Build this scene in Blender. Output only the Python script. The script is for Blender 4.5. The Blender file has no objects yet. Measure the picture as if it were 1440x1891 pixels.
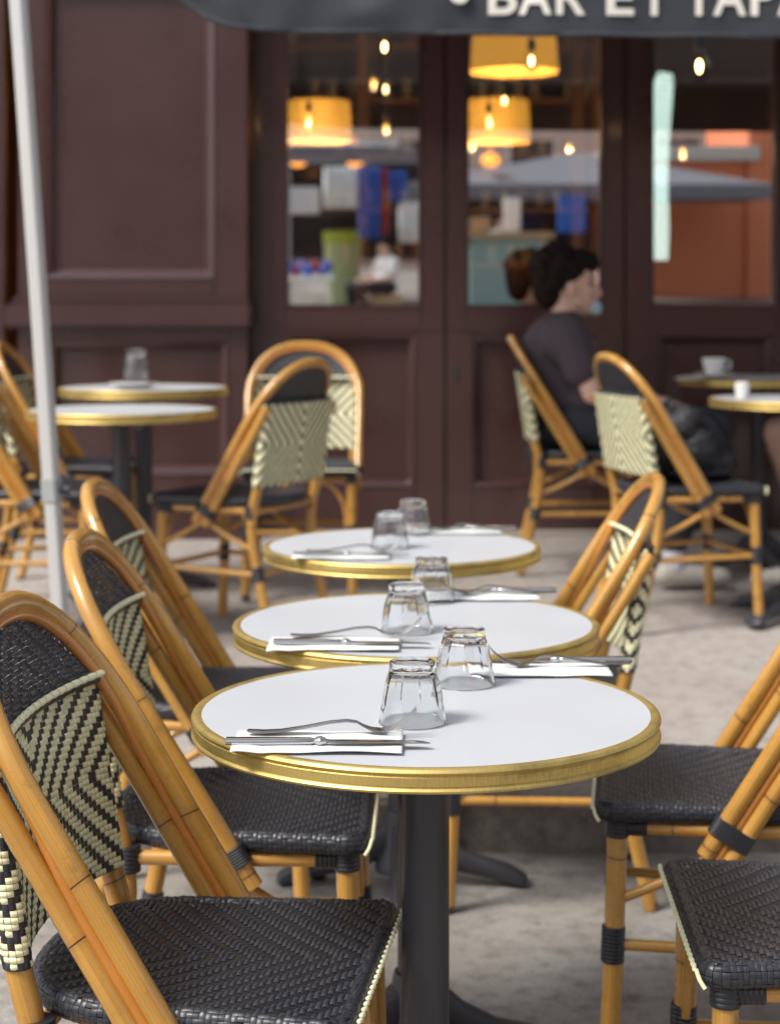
import bpy, bmesh, math, random
import numpy as np
from mathutils import Vector, Matrix
R = math.radians
random.seed(7); rng = np.random.default_rng(7)
S = bpy.context.scene
COL = S.collection

# ------------------------------------------------------------------ camera
cd = bpy.data.cameras.new('camera'); cam = bpy.data.objects.new('camera', cd); COL.objects.link(cam)
cam.location = (0, 0, 1.26); cam.rotation_euler = (R(90), 0, 0)
cd.sensor_fit = 'HORIZONTAL'; cd.sensor_width = 24; cd.lens = 54.07; cd.shift_y = -0.265
cd.clip_start = 0.05; cd.clip_end = 300
cd.dof.use_dof = True; cd.dof.focus_distance = 2.05; cd.dof.aperture_fstop = 4.4
S.camera = cam
FPX = 3244.0
def P(px, py, d):            # point of the place seen at photo pixel px, py and d metres away (used for measuring only)
    return Vector(((px - 720) / FPX * d, d, 1.26 - (py - 564) / FPX * d))

# ------------------------------------------------------------------ light
SUN_EL, SUN_AZ = 52, -122          # azimuth measured from +Y clockwise
w = bpy.data.worlds.new('World'); S.world = w; w.use_nodes = True
nt = w.node_tree; bg = nt.nodes['Background']
sky = nt.nodes.new('ShaderNodeTexSky'); sky.sky_type = 'NISHITA'; sky.sun_disc = False
sky.sun_elevation = R(SUN_EL); sky.sun_rotation = R(SUN_AZ); sky.dust_density = 3.0; sky.air_density = 0.9
sky.ozone_density = 0.8
hs = nt.nodes.new('ShaderNodeHueSaturation'); hs.inputs['Saturation'].default_value = .5; nt.links.new(sky.outputs[0], hs.inputs['Color']); nt.links.new(hs.outputs[0], bg.inputs[0]); bg.inputs[1].default_value = 0.12
sl = bpy.data.lights.new('sun', 'SUN'); so = bpy.data.objects.new('sun', sl); COL.objects.link(so)
sl.energy = 2.3; sl.angle = R(18); sl.color = (1, 0.95, 0.88)
sd = Vector((math.sin(R(SUN_AZ)) * math.cos(R(SUN_EL)), math.cos(R(SUN_AZ)) * math.cos(R(SUN_EL)), math.sin(R(SUN_EL))))
so.rotation_euler = sd.to_track_quat('Z', 'Y').to_euler()
S.view_settings.view_transform = 'Standard'; S.view_settings.look = 'None'
S.view_settings.exposure = 0.7; S.view_settings.gamma = 1
S.cycles.max_bounces = 14; S.cycles.transmission_bounces = 12; S.cycles.transparent_max_bounces = 12
S.cycles.glossy_bounces = 5; S.cycles.blur_glossy = 0.5

# ------------------------------------------------------------------ materials
MT = {}
def mat(name, color=(.5, .5, .5), rough=.5, metal=0, coat=0, spec=.5, emit=None, estr=0, alpha=None):
    m = bpy.data.materials.new(name); m.use_nodes = True
    b = m.node_tree.nodes['Principled BSDF']
    b.inputs['Base Color'].default_value = (*color, 1); b.inputs['Roughness'].default_value = rough
    b.inputs['Metallic'].default_value = metal; b.inputs['Coat Weight'].default_value = coat
    b.inputs['Coat Roughness'].default_value = .12
    b.inputs['Specular IOR Level'].default_value = spec
    if emit: b.inputs['Emission Color'].default_value = (*emit, 1); b.inputs['Emission Strength'].default_value = estr
    MT[name] = m; return m
class NG:
    def __init__(s, m): s.t = m.node_tree; s.b = s.t.nodes['Principled BSDF']
    def n(s, ty, **k):
        x = s.t.nodes.new(ty)
        for a, v in k.items(): setattr(x, a, v)
        return x
    def l(s, a, b): s.t.links.new(a, b)
    def val(s, sock, v):
        if hasattr(v, 'links') or hasattr(v, 'is_linked'): s.l(v, sock)
        else: sock.default_value = v
    def math(s, op, a, b=0, c=0):
        x = s.n('ShaderNodeMath', operation=op)
        for i, v in enumerate((a, b, c)): s.val(x.inputs[i], v)
        return x.outputs[0]
    def noise(s, vec, scale, detail=4, rough=.5):
        x = s.n('ShaderNodeTexNoise'); s.l(vec, x.inputs['Vector']); x.inputs['Scale'].default_value = scale
        x.inputs['Detail'].default_value = detail; x.inputs['Roughness'].default_value = rough
        return x.outputs['Fac']
    def ramp(s, f, stops):
        x = s.n('ShaderNodeValToRGB'); s.l(f, x.inputs[0]); e = x.color_ramp.elements
        while len(e) < len(stops): e.new(.5)
        for i, (p, c) in enumerate(stops): e[i].position = p; e[i].color = (*c, 1) if len(c) == 3 else c
        return x.outputs[0]
    def mix(s, f, a, b, mode='MIX'):
        x = s.n('ShaderNodeMix', data_type='RGBA', blend_type=mode)
        s.val(x.inputs[0], f)
        for i, v in ((6, a), (7, b)):
            if isinstance(v, tuple): x.inputs[i].default_value = (*v, 1)
            else: s.l(v, x.inputs[i])
        return x.outputs[2]
    def bump(s, h, st=.3, dist=.002):
        x = s.n('ShaderNodeBump'); s.l(h, x.inputs['Height']); x.inputs['Strength'].default_value = st
        x.inputs['Distance'].default_value = dist; s.l(x.outputs[0], s.b.inputs['Normal']); return x
    def coord(s, which='Object', sc=None):
        x = s.n('ShaderNodeTexCoord').outputs[which]
        if sc:
            mp = s.n('ShaderNodeMapping'); s.l(x, mp.inputs[0]); mp.inputs['Scale'].default_value = sc; x = mp.outputs[0]
        return x

def bamboo(name, c0, c1, ring=True):
    m = mat(name, rough=.3, coat=.8); g = NG(m)
    uv = g.n('ShaderNodeTexCoord').outputs['UV']
    sp = g.n('ShaderNodeSeparateXYZ'); g.l(uv, sp.inputs[0])
    rnd = g.n('ShaderNodeObjectInfo').outputs['Random']
    mp = g.n('ShaderNodeMapping'); g.l(uv, mp.inputs[0]); mp.inputs['Scale'].default_value = (38, 2.2, 1)
    gr = g.noise(mp.outputs[0], 1, 5, .6)
    big = g.noise(g.coord('Object'), 9, 2)
    c = g.mix(g.ramp(gr, [(.3, (0, 0, 0)), (.72, (1, 1, 1))]), c0, c1)
    sc_ = g.noise(g.coord('Object', (1, 1, 1)), 34, 5, .75); c = g.mix(g.ramp(sc_, [(.56, (0, 0, 0)), (.74, (.6, .6, .6))]), c, tuple(x * .42 for x in c0))
    g.l(g.ramp(sc_, [(.3, (.22, .22, .22)), (.7, (.42, .42, .42))]), g.b.inputs['Roughness'])
    c = g.mix(g.ramp(big, [(.35, (0, 0, 0)), (.7, (.55, .55, .55))]), c, tuple(x * .72 for x in c0))
    if ring:
        fr = g.math('FRACT', g.math('ADD', g.math('DIVIDE', sp.outputs[1], .31), rnd))
        wig = g.math('MULTIPLY', g.math('SINE', g.math('ADD', g.math('MULTIPLY', sp.outputs[0], 6.283), rnd)), .008)
        dd = g.math('ABSOLUTE', g.math('SUBTRACT', g.math('ADD', fr, wig), .5))
        ln = g.math('LESS_THAN', dd, .0032)
        soft = g.ramp(dd, [(0, (.35, .35, .35)), (.03, (0, 0, 0))])
        c = g.mix(soft, c, (.25, .1, .02)); c = g.mix(ln, c, (.07, .025, .008))
    g.l(c, g.b.inputs['Base Color'])
    g.bump(gr, .25, .0006)
    return m
bamboo('bamboo', (.44, .21, .03), (.66, .36, .08)); bamboo('bamboo_filler', (.46, .17, .025), (.66, .27, .05), False)

def weave_mat(name, blackc=(.026, .026, .03)):
    m = mat(name, rough=.38, spec=.5); g = NG(m)
    at = g.n('ShaderNodeAttribute', attribute_name='tint')
    ns = g.noise(g.coord('Object'), 420, 2)
    c = g.mix(g.math('MULTIPLY', ns, .14), at.outputs['Color'], (.01, .01, .012))
    g.l(c, g.b.inputs['Base Color'])
    g.l(g.ramp(ns, [(.3, (.3, .3, .3)), (.75, (.48, .48, .48))]), g.b.inputs['Roughness'])
    return m
weave_mat('weave')
mat('binding', (.022, .023, .028), .32)
mat('cream_cord', (.88, .87, .58), .45)
m = mat('laminate', (.5, .53, .565), .5, spec=.06); g = NG(m)
ns = g.noise(g.coord('Object'), 5, 5); g.l(g.ramp(ns, [(.3, (.3, .3, .3)), (.7, (.5, .5, .5))]), g.b.inputs['Roughness'])
fl = g.noise(g.coord('Object'), 160, 2); g.l(g.mix(g.ramp(fl, [(.72, (0, 0, 0)), (.76, (.5, .5, .5))]), g.mix(ns, (.42, .445, .48), (.455, .48, .51)), (.4, .38, .33)), g.b.inputs['Base Color'])
m = mat('brass', (.62, .4, .07), .4, .9); g = NG(m)
ob = g.coord('UV', (1, 1, 1)); st = g.coord('UV', (900, 60, 1))
n1 = g.noise(ob, 14, 6, .7); n2 = g.noise(st, 1, 4, .6)
c = g.mix(g.ramp(n2, [(.35, (0, 0, 0)), (.75, (.7, .7, .7))]), (.68, .52, .19), (.46, .33, .1))
c = g.mix(g.ramp(n1, [(.48, (0, 0, 0)), (.7, (.75, .75, .75))]), c, (.24, .165, .055))
g.l(c, g.b.inputs['Base Color']); g.l(g.ramp(n2, [(.3, (.36, .36, .36)), (.8, (.62, .62, .62))]), g.b.inputs['Roughness'])
g.bump(n2, .2, .0004)
m = mat('brass_pale', (.66, .5, .22), .35, .9)
m = mat('cast_iron', (.06, .06, .07), .4, .3); g = NG(m)
g.bump(g.noise(g.coord('Object'), 350, 3), .25, .0006)
mat('iron_scuffed', (.11, .12, .15), .4, .5)
mat('steel', (.5, .5, .5), .13, 1)
m = mat('steel_brushed', (.3, .3, .3), .24, 1)
m = mat('paper', (.74, .74, .73), .85); g = NG(m); g.bump(g.noise(g.coord('Object'), 260, 3), .35, .0008)
b = m.node_tree.nodes['Principled BSDF']; b.inputs['Subsurface Weight'].default_value = .1
mat('porcelain', (.78, .78, .76), .2, coat=.4)
m = mat('tumbler_glass', (.955, .97, .98), .0)
b = m.node_tree.nodes['Principled BSDF']; b.inputs['Transmission Weight'].default_value = 1; b.inputs['IOR'].default_value = 1.5
m = mat('maroon_paint', (.05, .017, .019), .3, coat=.65); g = NG(m)
n1 = g.noise(g.coord('Object'), 3.2, 5, .6); n2 = g.noise(g.coord('Object', (1, 1, .08)), 60, 3)
g.l(g.mix(g.ramp(n1, [(.35, (0, 0, 0)), (.7, (1, 1, 1))]), (.054, .023, .022), (.064, .029, .028)), g.b.inputs['Base Color'])
g.l(g.ramp(n1, [(.3, (.26, .26, .26)), (.7, (.33, .33, .33))]), g.b.inputs['Roughness'])
g.bump(n2, .08, .001)
m = mat('stone_plinth', (.34, .3, .26), .8); g = NG(m); g.bump(g.noise(g.coord('Object'), 90, 4), .4, .003)
def ground_mat(name, a, b, stain, sc):
    m = mat(name, rough=.85, spec=.3); g = NG(m); co = g.coord('Object')
    fine = g.noise(co, 210, 5, .75); mid = g.noise(co, 22, 4, .6); bigg = g.noise(co, sc, 4, .55)
    c = g.mix(g.ramp(fine, [(.36, (0, 0, 0)), (.64, (1, 1, 1))]), a, b)
    c = g.mix(g.ramp(bigg, [(.42, (0, 0, 0)), (.64, (.9, .9, .9))]), c, stain)
    c = g.mix(g.ramp(mid, [(.45, (0, 0, 0)), (.7, (.7, .7, .7))]), c, tuple(x * .72 for x in stain))
    v = g.n('ShaderNodeTexVoronoi'); g.l(co, v.inputs['Vector']); v.inputs['Scale'].default_value = 55
    spk = g.ramp(v.outputs['Distance'], [(0, (1, 1, 1)), (.16, (0, 0, 0))])
    c = g.mix(g.math('MULTIPLY', spk, g.ramp(mid, [(.45, (0, 0, 0)), (.6, (.8, .8, .8))])), c, (.68, .65, .6))
    g.l(c, g.b.inputs['Base Color']); g.bump(fine, .5, .004); return m
ground_mat('asphalt', (.21, .2, .185), (.46, .44, .41), (.2, .175, .15), 1.4)
ground_mat('pavement_asphalt', (.33, .3, .275), (.42, .385, .355), (.29, .25, .225), .7)
ground_mat('kerb_stone', (.16, .14, .12), (.3, .27, .24), (.13, .105, .09), 3)
m = mat('awning_cloth', (.026, .031, .04), .7, spec=.4); g = NG(m)
g.bump(g.noise(g.coord('Object', (1, 1, 2)), 3, 2), .35, .015)
m.node_tree.nodes['Principled BSDF'].inputs['Sheen Weight'].default_value = .3
mat('lettering_white', (.75, .73, .66), .7)
m = mat('pole_paint', (.56, .56, .55), .35, .2)
mat('plastic_grey', (.34, .36, .36), .5)
# glazing: partly mirroring, partly clear
m = bpy.data.materials.new('window_glass'); m.use_nodes = True; t = m.node_tree; t.nodes.clear()
o = t.nodes.new('ShaderNodeOutputMaterial'); mx = t.nodes.new('ShaderNodeMixShader'); a = t.nodes.new('ShaderNodeBsdfTransparent')
b = t.nodes.new('ShaderNodeBsdfGlossy'); b.inputs['Roughness'].default_value = .0; mx.inputs[0].default_value = .62
b.inputs['Color'].default_value = (.95, .97, 1, 1); a.inputs['Color'].default_value = (.95, .95, .93, 1)
t.links.new(a.outputs[0], mx.inputs[1]); t.links.new(b.outputs[0], mx.inputs[2]); t.links.new(mx.outputs[0], o.inputs[0]); MT['window_glass'] = m
m = mat('bulb_glass', (.9, .9, .9), .02); b = m.node_tree.nodes['Principled BSDF']; b.inputs['Transmission Weight'].default_value = 1; b.inputs['IOR'].default_value = 1.02
b.inputs['Specular IOR Level'].default_value = 1
mat('filament', (1, .8, .5), .5, emit=(1, .5, .1), estr=6)
mat('filament_bright', (1, .8, .5), .5, emit=(1, .66, .25), estr=9)
m = mat('lampshade', (.8, .5, .15), .8, emit=(1, .43, .035), estr=1.5); g = NG(m)
wv = g.noise(g.coord('UV', (60, 1, 1)), 1, 2)
g.l(g.mix(wv, (.9, .33, .02), (1, .52, .06)), g.b.inputs['Emission Color'])
mat('strip_glow', (.8, .9, .85), .4, emit=(.72, .98, .9), estr=2.4)  # added glow that keeps the pale strip bright in the dark room
mat('interior_dark', (.13, .065, .033), .7); mat('interior_wood', (.3, .13, .05), .6)
mat('bottle_dark', (.03, .035, .02), .12); mat('bottle_pale', (.35, .33, .27), .2); mat('bottle_amber', (.25, .09, .015), .15)
mat('skin', (.66, .42, .32), .5); MT['skin'].node_tree.nodes['Principled BSDF'].inputs['Subsurface Weight'].default_value = .12
mat('hair_dark', (.012, .007, .005), .8, spec=.2); mat('tee_plum', (.065, .048, .06), .9); mat('trousers_dark', (.022, .024, .032), .85)
mat('shoe_offwhite', (.5, .47, .42), .7); mat('mask_blue', (.45, .62, .68), .8); mat('sock_white', (.6, .6, .66), .9)
m = mat('bag_black', (.02, .021, .026), .5); g = NG(m); g.bump(g.noise(g.coord('Object'), 22, 5), .9, .03); mat('lips', (.4, .16, .13), .5); mat('eye_dark', (.02, .015, .012), .2)
mat('dry_leaf', (.5, .22, .08), .7); mat('tag_white', (.7, .7, .68), .6)
mat('render_orange', (.85, .27, .13), .85); mat('render_beige', (.7, .64, .54), .85); mat('slate_canopy', (.17, .185, .21), .8)
mat('cloth_white', (.88, .88, .85), .8); mat('cloth_blue', (.02, .13, .5), .8); mat('cloth_red', (.4, .05, .06), .8)
mat('bin_lime', (.62, .75, .06), .4); mat('bin_pale', (.62, .72, .35), .45); mat('counter_green', (.25, .38, .36), .6); mat('counter_wood', (.5, .33, .18), .6)
mat('dark_window_backdrop', (.03, .035, .04), .1); mat('orange_lamp', (.8, .3, .05), .6, emit=(1, .35, .05), estr=1.5); mat('purple_toys', (.25, .2, .55), .6)

# ------------------------------------------------------------------ mesh helpers
class MB:
    def __init__(s): s.v = []; s.f = []; s.uv = []; s.mi = []
    def add(s, vs, fs, uvs=None, mi=0):
        o = len(s.v); s.v += [tuple(x) for x in vs]
        for k, f in enumerate(fs):
            s.f.append(tuple(i + o for i in f)); s.mi.append(mi)
            s.uv.append(uvs[k] if uvs else [(0, 0)] * len(f))
    def tube(s, pts, r, n=12, cap=True, v0=0, closed=False, sx=1.0, mi=0):
        pts = [Vector(p) for p in pts]; m = len(pts)
        rr = r if hasattr(r, '__len__') else [r] * m
        tan = []
        for i in range(m):
            if closed: t = pts[(i + 1) % m] - pts[i - 1]
            else: t = pts[min(i + 1, m - 1)] - pts[max(i - 1, 0)]
            tan.append(t.normalized())
        up = Vector((0, 0, 1)) if abs(tan[0].z) < .9 else Vector((0, 1, 0))
        nrm = (up - tan[0] * up.dot(tan[0])).normalized(); vs = []; L = [v0]
        for i in range(m):
            if i: L.append(L[-1] + (pts[i] - pts[i - 1]).length)
            nrm = (nrm - tan[i] * nrm.dot(tan[i])).normalized(); bn = tan[i].cross(nrm)
            for k in range(n):
                a = 2 * math.pi * k / n
                vs.append(pts[i] + nrm * math.cos(a) * rr[i] * sx + bn * math.sin(a) * rr[i])
        fs = []; uvs = []; mm = m if closed else m - 1
        for i in range(mm):
            j = (i + 1) % m; l1 = L[i + 1] if i + 1 < m else L[i] + (pts[0] - pts[-1]).length
            for k in range(n):
                q = (k + 1) % n
                fs.append((i * n + k, i * n + q, j * n + q, j * n + k))
                uvs.append([(k / n, L[i]), ((k + 1) / n, L[i]), ((k + 1) / n, l1), (k / n, l1)])
        if cap and not closed:
            fs.append(tuple(range(n - 1, -1, -1))); uvs.append([(.5, 0)] * n)
            fs.append(tuple((m - 1) * n + k for k in range(n))); uvs.append([(.5, L[-1])] * n)
        s.add(vs, fs, uvs, mi)
    def lathe(s, prof, c=(0, 0, 0), n=48, fn=None, mi=0, closed=False):
        vs = []; fs = []; uvs = []; m = len(prof); L = [0]
        for i in range(1, m): L.append(L[-1] + math.hypot(prof[i][0] - prof[i - 1][0], prof[i][1] - prof[i - 1][1]))
        for r, z in prof:
            for k in range(n):
                a = 2 * math.pi * k / n; q = r * (fn(a, z, r) if fn else 1)
                vs.append((c[0] + q * math.cos(a), c[1] + q * math.sin(a), c[2] + z))
        for i in range(m if closed else m - 1):
            j = (i + 1) % m
            for k in range(n):
                q = (k + 1) % n; fs.append((i * n + k, i * n + q, j * n + q, j * n + k))
                uvs.append([(k / n, L[i]), ((k + 1) / n, L[i]), ((k + 1) / n, L[j]), (k / n, L[j])])
        s.add(vs, fs, uvs, mi)
    def ell(s, c, r, n=16, m=10, rot=None, mi=0):
        vs = []; fs = []; c = Vector(c)
        for i in range(m + 1):
            th = math.pi * i / m
            for k in range(n):
                a = 2 * math.pi * k / n
                p = Vector((r[0] * math.sin(th) * math.cos(a), r[1] * math.sin(th) * math.sin(a), r[2] * math.cos(th)))
                if rot: p = rot @ p
                vs.append(c + p)
        for i in range(m):
            for k in range(n):
                q = (k + 1) % n; fs.append((i * n + k, (i + 1) * n + k, (i + 1) * n + q, i * n + q))
        s.add(vs, fs, None, mi)
    def cap(s, p0, p1, r0, r1, n=14):
        p0 = Vector(p0); p1 = Vector(p1); t = (p1 - p0); L = t.length; t.normalize(); pts = []; rr = []
        for i in range(5): a = math.pi / 2 * (1 - i / 4); pts.append(p0 - t * r0 * math.sin(a)); rr.append(max(r0 * math.cos(a), 1e-4))
        for i in range(1, 4): pts.append(p0 + t * L * i / 4); rr.append(r0 + (r1 - r0) * i / 4)
        for i in range(5): a = math.pi / 2 * i / 4; pts.append(p1 + t * r1 * math.sin(a)); rr.append(max(r1 * math.cos(a), 1e-4))
        s.tube(pts, rr, n)
    def box(s, x0, x1, y0, y1, z0, z1, bev=0, mi=0):
        if bev <= 0:
            vs = [(x, y, z) for x in (x0, x1) for y in (y0, y1) for z in (z0, z1)]
            fs = [(0, 1, 3, 2), (4, 6, 7, 5), (0, 4, 5, 1), (2, 3, 7, 6), (0, 2, 6, 4), (1, 5, 7, 3)]
            s.add(vs, fs, None, mi); return
        bm = bmesh.new(); bmesh.ops.create_cube(bm, size=1)
        for v in bm.verts: v.co = ((x0 + x1) / 2 + v.co.x * (x1 - x0), (y0 + y1) / 2 + v.co.y * (y1 - y0), (z0 + z1) / 2 + v.co.z * (z1 - z0))
        bmesh.ops.bevel(bm, geom=bm.edges[:], offset=bev, segments=2, affect='EDGES')
        bm.verts.index_update()
        s.add([v.co[:] for v in bm.verts], [tuple(v.index for v in f.verts) for f in bm.faces], None, mi); bm.free()
    def build(s, name, mats, parent=None, smooth=True, loc=None, sharp=40):
        me = bpy.data.meshes.new(name); me.from_pydata(s.v, [], s.f)
        uvl = me.uv_layers.new(name='UVMap'); flat = [c for u in s.uv for p in u for c in p]
        uvl.data.foreach_set('uv', flat)
        mats = mats if isinstance(mats, (list, tuple)) else [mats]
        for q in mats: me.materials.append(MT[q])
        me.polygons.foreach_set('material_index', s.mi)
        if smooth:
            me.polygons.foreach_set('use_smooth', [True] * len(me.polygons)); me.set_sharp_from_angle(angle=R(sharp))
        me.update(); me.validate()
        o = bpy.data.objects.new(name, me); COL.objects.link(o)
        if parent: o.parent = parent
        if loc: o.location = loc
        return o
def tag(o, label=None, cat=None, group=None, kind=None):
    if label: o['label'] = label
    if cat: o['category'] = cat
    if group: o['group'] = group
    if kind: o['kind'] = kind
    return o
def empty(name, loc=(0, 0, 0), rz=0):
    o = bpy.data.objects.new(name, None); COL.objects.link(o); o.location = loc; o.rotation_euler = (0, 0, rz)
    o.empty_display_size = .05; return o
def copy_tree(o, parent=None):
    c = o.copy(); COL.objects.link(c); c.parent = parent
    for ch in [x for x in o.children]: copy_tree(ch, c)
    return c
def spline(pts, k=8):
    pts = [Vector(p) for p in pts]; out = []
    for i in range(len(pts) - 1):
        p0 = pts[max(i - 1, 0)]; p1 = pts[i]; p2 = pts[i + 1]; p3 = pts[min(i + 2, len(pts) - 1)]
        for j in range(k):
            t = j / k
            out.append(.5 * ((2 * p1) + (p2 - p0) * t + (2 * p0 - 5 * p1 + 4 * p2 - p3) * t * t + (3 * p1 - p0 - 3 * p2 + p3) * t ** 3))
    out.append(pts[-1]); return out
def fuse(mb, name, material, parent, voxel=.007, smooth=5, disp=None):
    me = bpy.data.meshes.new(name); me.from_pydata(mb.v, [], mb.f)
    tmp = bpy.data.objects.new(name + '_t', me); COL.objects.link(tmp)
    r = tmp.modifiers.new('r', 'REMESH'); r.mode = 'VOXEL'; r.voxel_size = voxel
    s = tmp.modifiers.new('s', 'SMOOTH'); s.iterations = smooth; s.factor = .5
    dg = bpy.context.evaluated_depsgraph_get(); dg.update()
    out = bpy.data.meshes.new_from_object(tmp.evaluated_get(dg)); bpy.data.objects.remove(tmp)
    out.name = name; out.materials.clear(); out.materials.append(MT[material])
    out.polygons.foreach_set('use_smooth', [True] * len(out.polygons))
    o = bpy.data.objects.new(name, out); COL.objects.link(o); o.parent = parent; return o

# ------------------------------------------------------------------ weave
CREAM = (.93, .91, .57); BLACK = (.032, .034, .043); WEFTB = (.045, .048, .061)  # WEFTB: lighter black, a sheen put into the weft colour
def weave(surf, cells, cu, cv, mode, weft, warp, amp=.0013, s=4, period=5, over=3, warpk=.65):
    """cells: list/array of (i, j); surf(u, v) -> P, N (numpy arrays). mode 'X': |i|-|j| ; 'V': |i|+j ; 'D': i+j"""
    cells = np.asarray(cells); n = len(cells); i = cells[:, 0][:, None, None].astype(float); j = cells[:, 1][:, None, None].astype(float)
    a = np.linspace(.03, .97, s + 1)[None, :, None] + np.zeros((n, 1, s + 1)); b = np.linspace(.03, .97, s + 1)[None, None, :] + np.zeros((n, s + 1, 1))
    si = np.where(i >= 0, 1, -1); sj = np.where(j >= 0, 1, -1)
    ai = np.where(i >= 0, i, -1 - i); aj = np.where(j >= 0, j, -1 - j)
    if mode == 'X': p = np.mod(ai - aj, period); dp = -sj; du = si
    elif mode == 'V': p = np.mod(ai + j, period); dp = np.ones_like(j); du = si
    else: p = np.mod(i + j, period); dp = np.ones_like(j); du = np.ones_like(i)
    isw = p < over
    tw = np.where(du > 0, (p + a) / over, (p + 1 - a) / over)
    tp = np.where(dp > 0, (p - over + b) / (period - over), (p - over + 1 - b) / (period - over))
    hw = np.power(np.clip(np.sin(np.pi * b), 0, 1), .55) * (.25 + .75 * np.power(np.clip(np.sin(np.pi * np.clip(tw, 0, 1)), 0, 1), .5))
    hp = np.power(np.clip(np.sin(np.pi * a), 0, 1), .55) * (warpk * .15 + warpk * np.power(np.clip(np.sin(np.pi * np.clip(tp, 0, 1)), 0, 1), .5))
    jit = rng.normal(1, .07, (n, 1, 1))
    h = np.where(isw, hw, hp) * amp * jit
    jx = rng.normal(0, .03, (n, 1, 1))
    Pp, N = surf(((i + a) * cu).ravel(), ((j + b + jx) * cv).ravel())
    V = Pp + N * h.ravel()[:, None]
    q = (s + 1); base = (np.arange(n) * q * q)[:, None, None]; ia = np.arange(s)[None, :, None]; ib = np.arange(s)[None, None, :]
    f0 = base + ia * q + ib
    F = np.stack([f0, f0 + q, f0 + q + 1, f0 + 1], -1).reshape(-1, 4)
    cw = np.array(weft); cp = np.array(warp)
    cc = np.where(isw[:, 0, 0][:, None], cw[None], cp[None]) * rng.normal(1, .06, (n, 1))
    C = np.repeat(cc, s * s, axis=0)
    return V, F, C
def weave_obj(name, parts, parent):
    V = np.concatenate([p[0] for p in parts]); off = np.cumsum([0] + [len(p[0]) for p in parts[:-1]])
    F = np.concatenate([p[1] + o for p, o in zip(parts, off)]); C = np.concatenate([p[2] for p in parts])
    me = bpy.data.meshes.new(name); me.vertices.add(len(V)); me.vertices.foreach_set('co', V.astype(np.float32).ravel())
    me.loops.add(len(F) * 4); me.loops.foreach_set('vertex_index', F.astype(np.int32).ravel())
    me.polygons.add(len(F)); me.polygons.foreach_set('loop_start', np.arange(0, len(F) * 4, 4, dtype=np.int32))
    me.update(calc_edges=True); me.polygons.foreach_set('use_smooth', np.ones(len(F), bool))
    at = me.attributes.new('tint', 'FLOAT_COLOR', 'FACE')
    at.data.foreach_set('color', np.concatenate([np.clip(C, 0, 1), np.ones((len(C), 1))], 1).astype(np.float32).ravel())
    me.materials.append(MT['weave']); me.validate()
    o = bpy.data.objects.new(name, me); COL.objects.link(o); o.parent = parent; return o
def seg_path(pts2):           # closed polyline (x, y) -> arclength sampler
    p = np.array(pts2 + [pts2[0]]); d = np.hypot(*np.diff(p, axis=0).T); L = np.concatenate([[0], np.cumsum(d)])
    return p, L

# ------------------------------------------------------------------ ground height
def gz(y): return .117 + .05 * (y - 4.04) if y > 4.04 else 0.0

# ================================================================== SETTING
mb = MB(); ys = [-45, -30, -20, -13, -8, -4, -2, 0, 2, 4.05]
def rz_(y): return 0 if y > -2 else .04 * (-2 - y)
for a, b in zip(ys[:-1], ys[1:]):
    mb.add([(-40, a, rz_(a)), (40, a, rz_(a)), (40, b, rz_(b)), (-40, b, rz_(b))], [(0, 1, 2, 3)])
tag(mb.build('road', 'asphalt', smooth=False), kind='structure')
mb = MB()
mb.add([(-40, 4.24, gz(4.24)), (40, 4.24, gz(4.24)), (40, 7.6, gz(7.6)), (-40, 7.6, gz(7.6))], [(0, 1, 2, 3)])
tag(mb.build('pavement', 'pavement_asphalt', smooth=False), kind='structure')
mb = MB(); x = -12.0; k = 0
while x < 12:
    L = .93 + .1 * math.sin(k * 2.1)
    mb.box(x, x + L - .008, 4.04 + .004 * math.sin(k), 4.245, -.1, gz(4.15) + .003 * math.sin(k * 1.7), .012); x += L; k += 1
tag(mb.build('kerb', 'kerb_stone'), kind='structure')

# ---------------- shop front
WY = 7.5
def X(px): return (px - 720) * .002312
def Z(py): return 1.26 - (py - 564) * .002312
shop = tag(empty('shopfront', (0, WY, gz(WY))), 'dark maroon panelled cafe shopfront with tall glazed doors and a broad pilaster', 'shopfront')
def sbox(name, x0, x1, z0, z1, y0, y1, bev=.006, m='maroon_paint', label=None):
    mb = MB(); mb.box(x0, x1, y0 - WY, y1 - WY, z0 - gz(WY), z1 - gz(WY), bev); o = mb.build(name, m, shop)
    if label: o['label'] = label
    return o
TOP = 2.75; BOT = .2
def recess(name, x0, x1, z0, z1, yf, depth=.022, mold=.022):
    """raised-and-fielded panel sunk in its frame"""
    mb = MB(); ox, oz = 0, -gz(WY)
    y = yf + depth - WY
    mb.add([(x0, y, z0 + oz), (x1, y, z0 + oz), (x1, y, z1 + oz), (x0, y, z1 + oz)], [(0, 1, 2, 3)])
    # chamfered moulding ring
    yi = yf - WY
    o4 = [(x0, z0), (x1, z0), (x1, z1), (x0, z1)]; i4 = [(x0 + mold, z0 + mold), (x1 - mold, z0 + mold), (x1 - mold, z1 - mold), (x0 + mold, z1 - mold)]
    m4 = [(x0 + mold * .55, z0 + mold * .55), (x1 - mold * .55, z0 + mold * .55), (x1 - mold * .55, z1 - mold * .55), (x0 + mold * .55, z1 - mold * .55)]
    vs = [(x, yi - .004, z + oz) for x, z in o4] + [(x, yi - .004 + .006, z + oz) for x, z in m4] + [(x, y - .001, z + oz) for x, z in i4]
    fs = []
    for a in (0, 4):
        for k in range(4): fs.append((a + k, a + (k + 1) % 4, a + 4 + (k + 1) % 4, a + 4 + k))
    mb.add(vs, fs)
    return mb.build(name, 'maroon_paint', shop, smooth=False)
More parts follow.
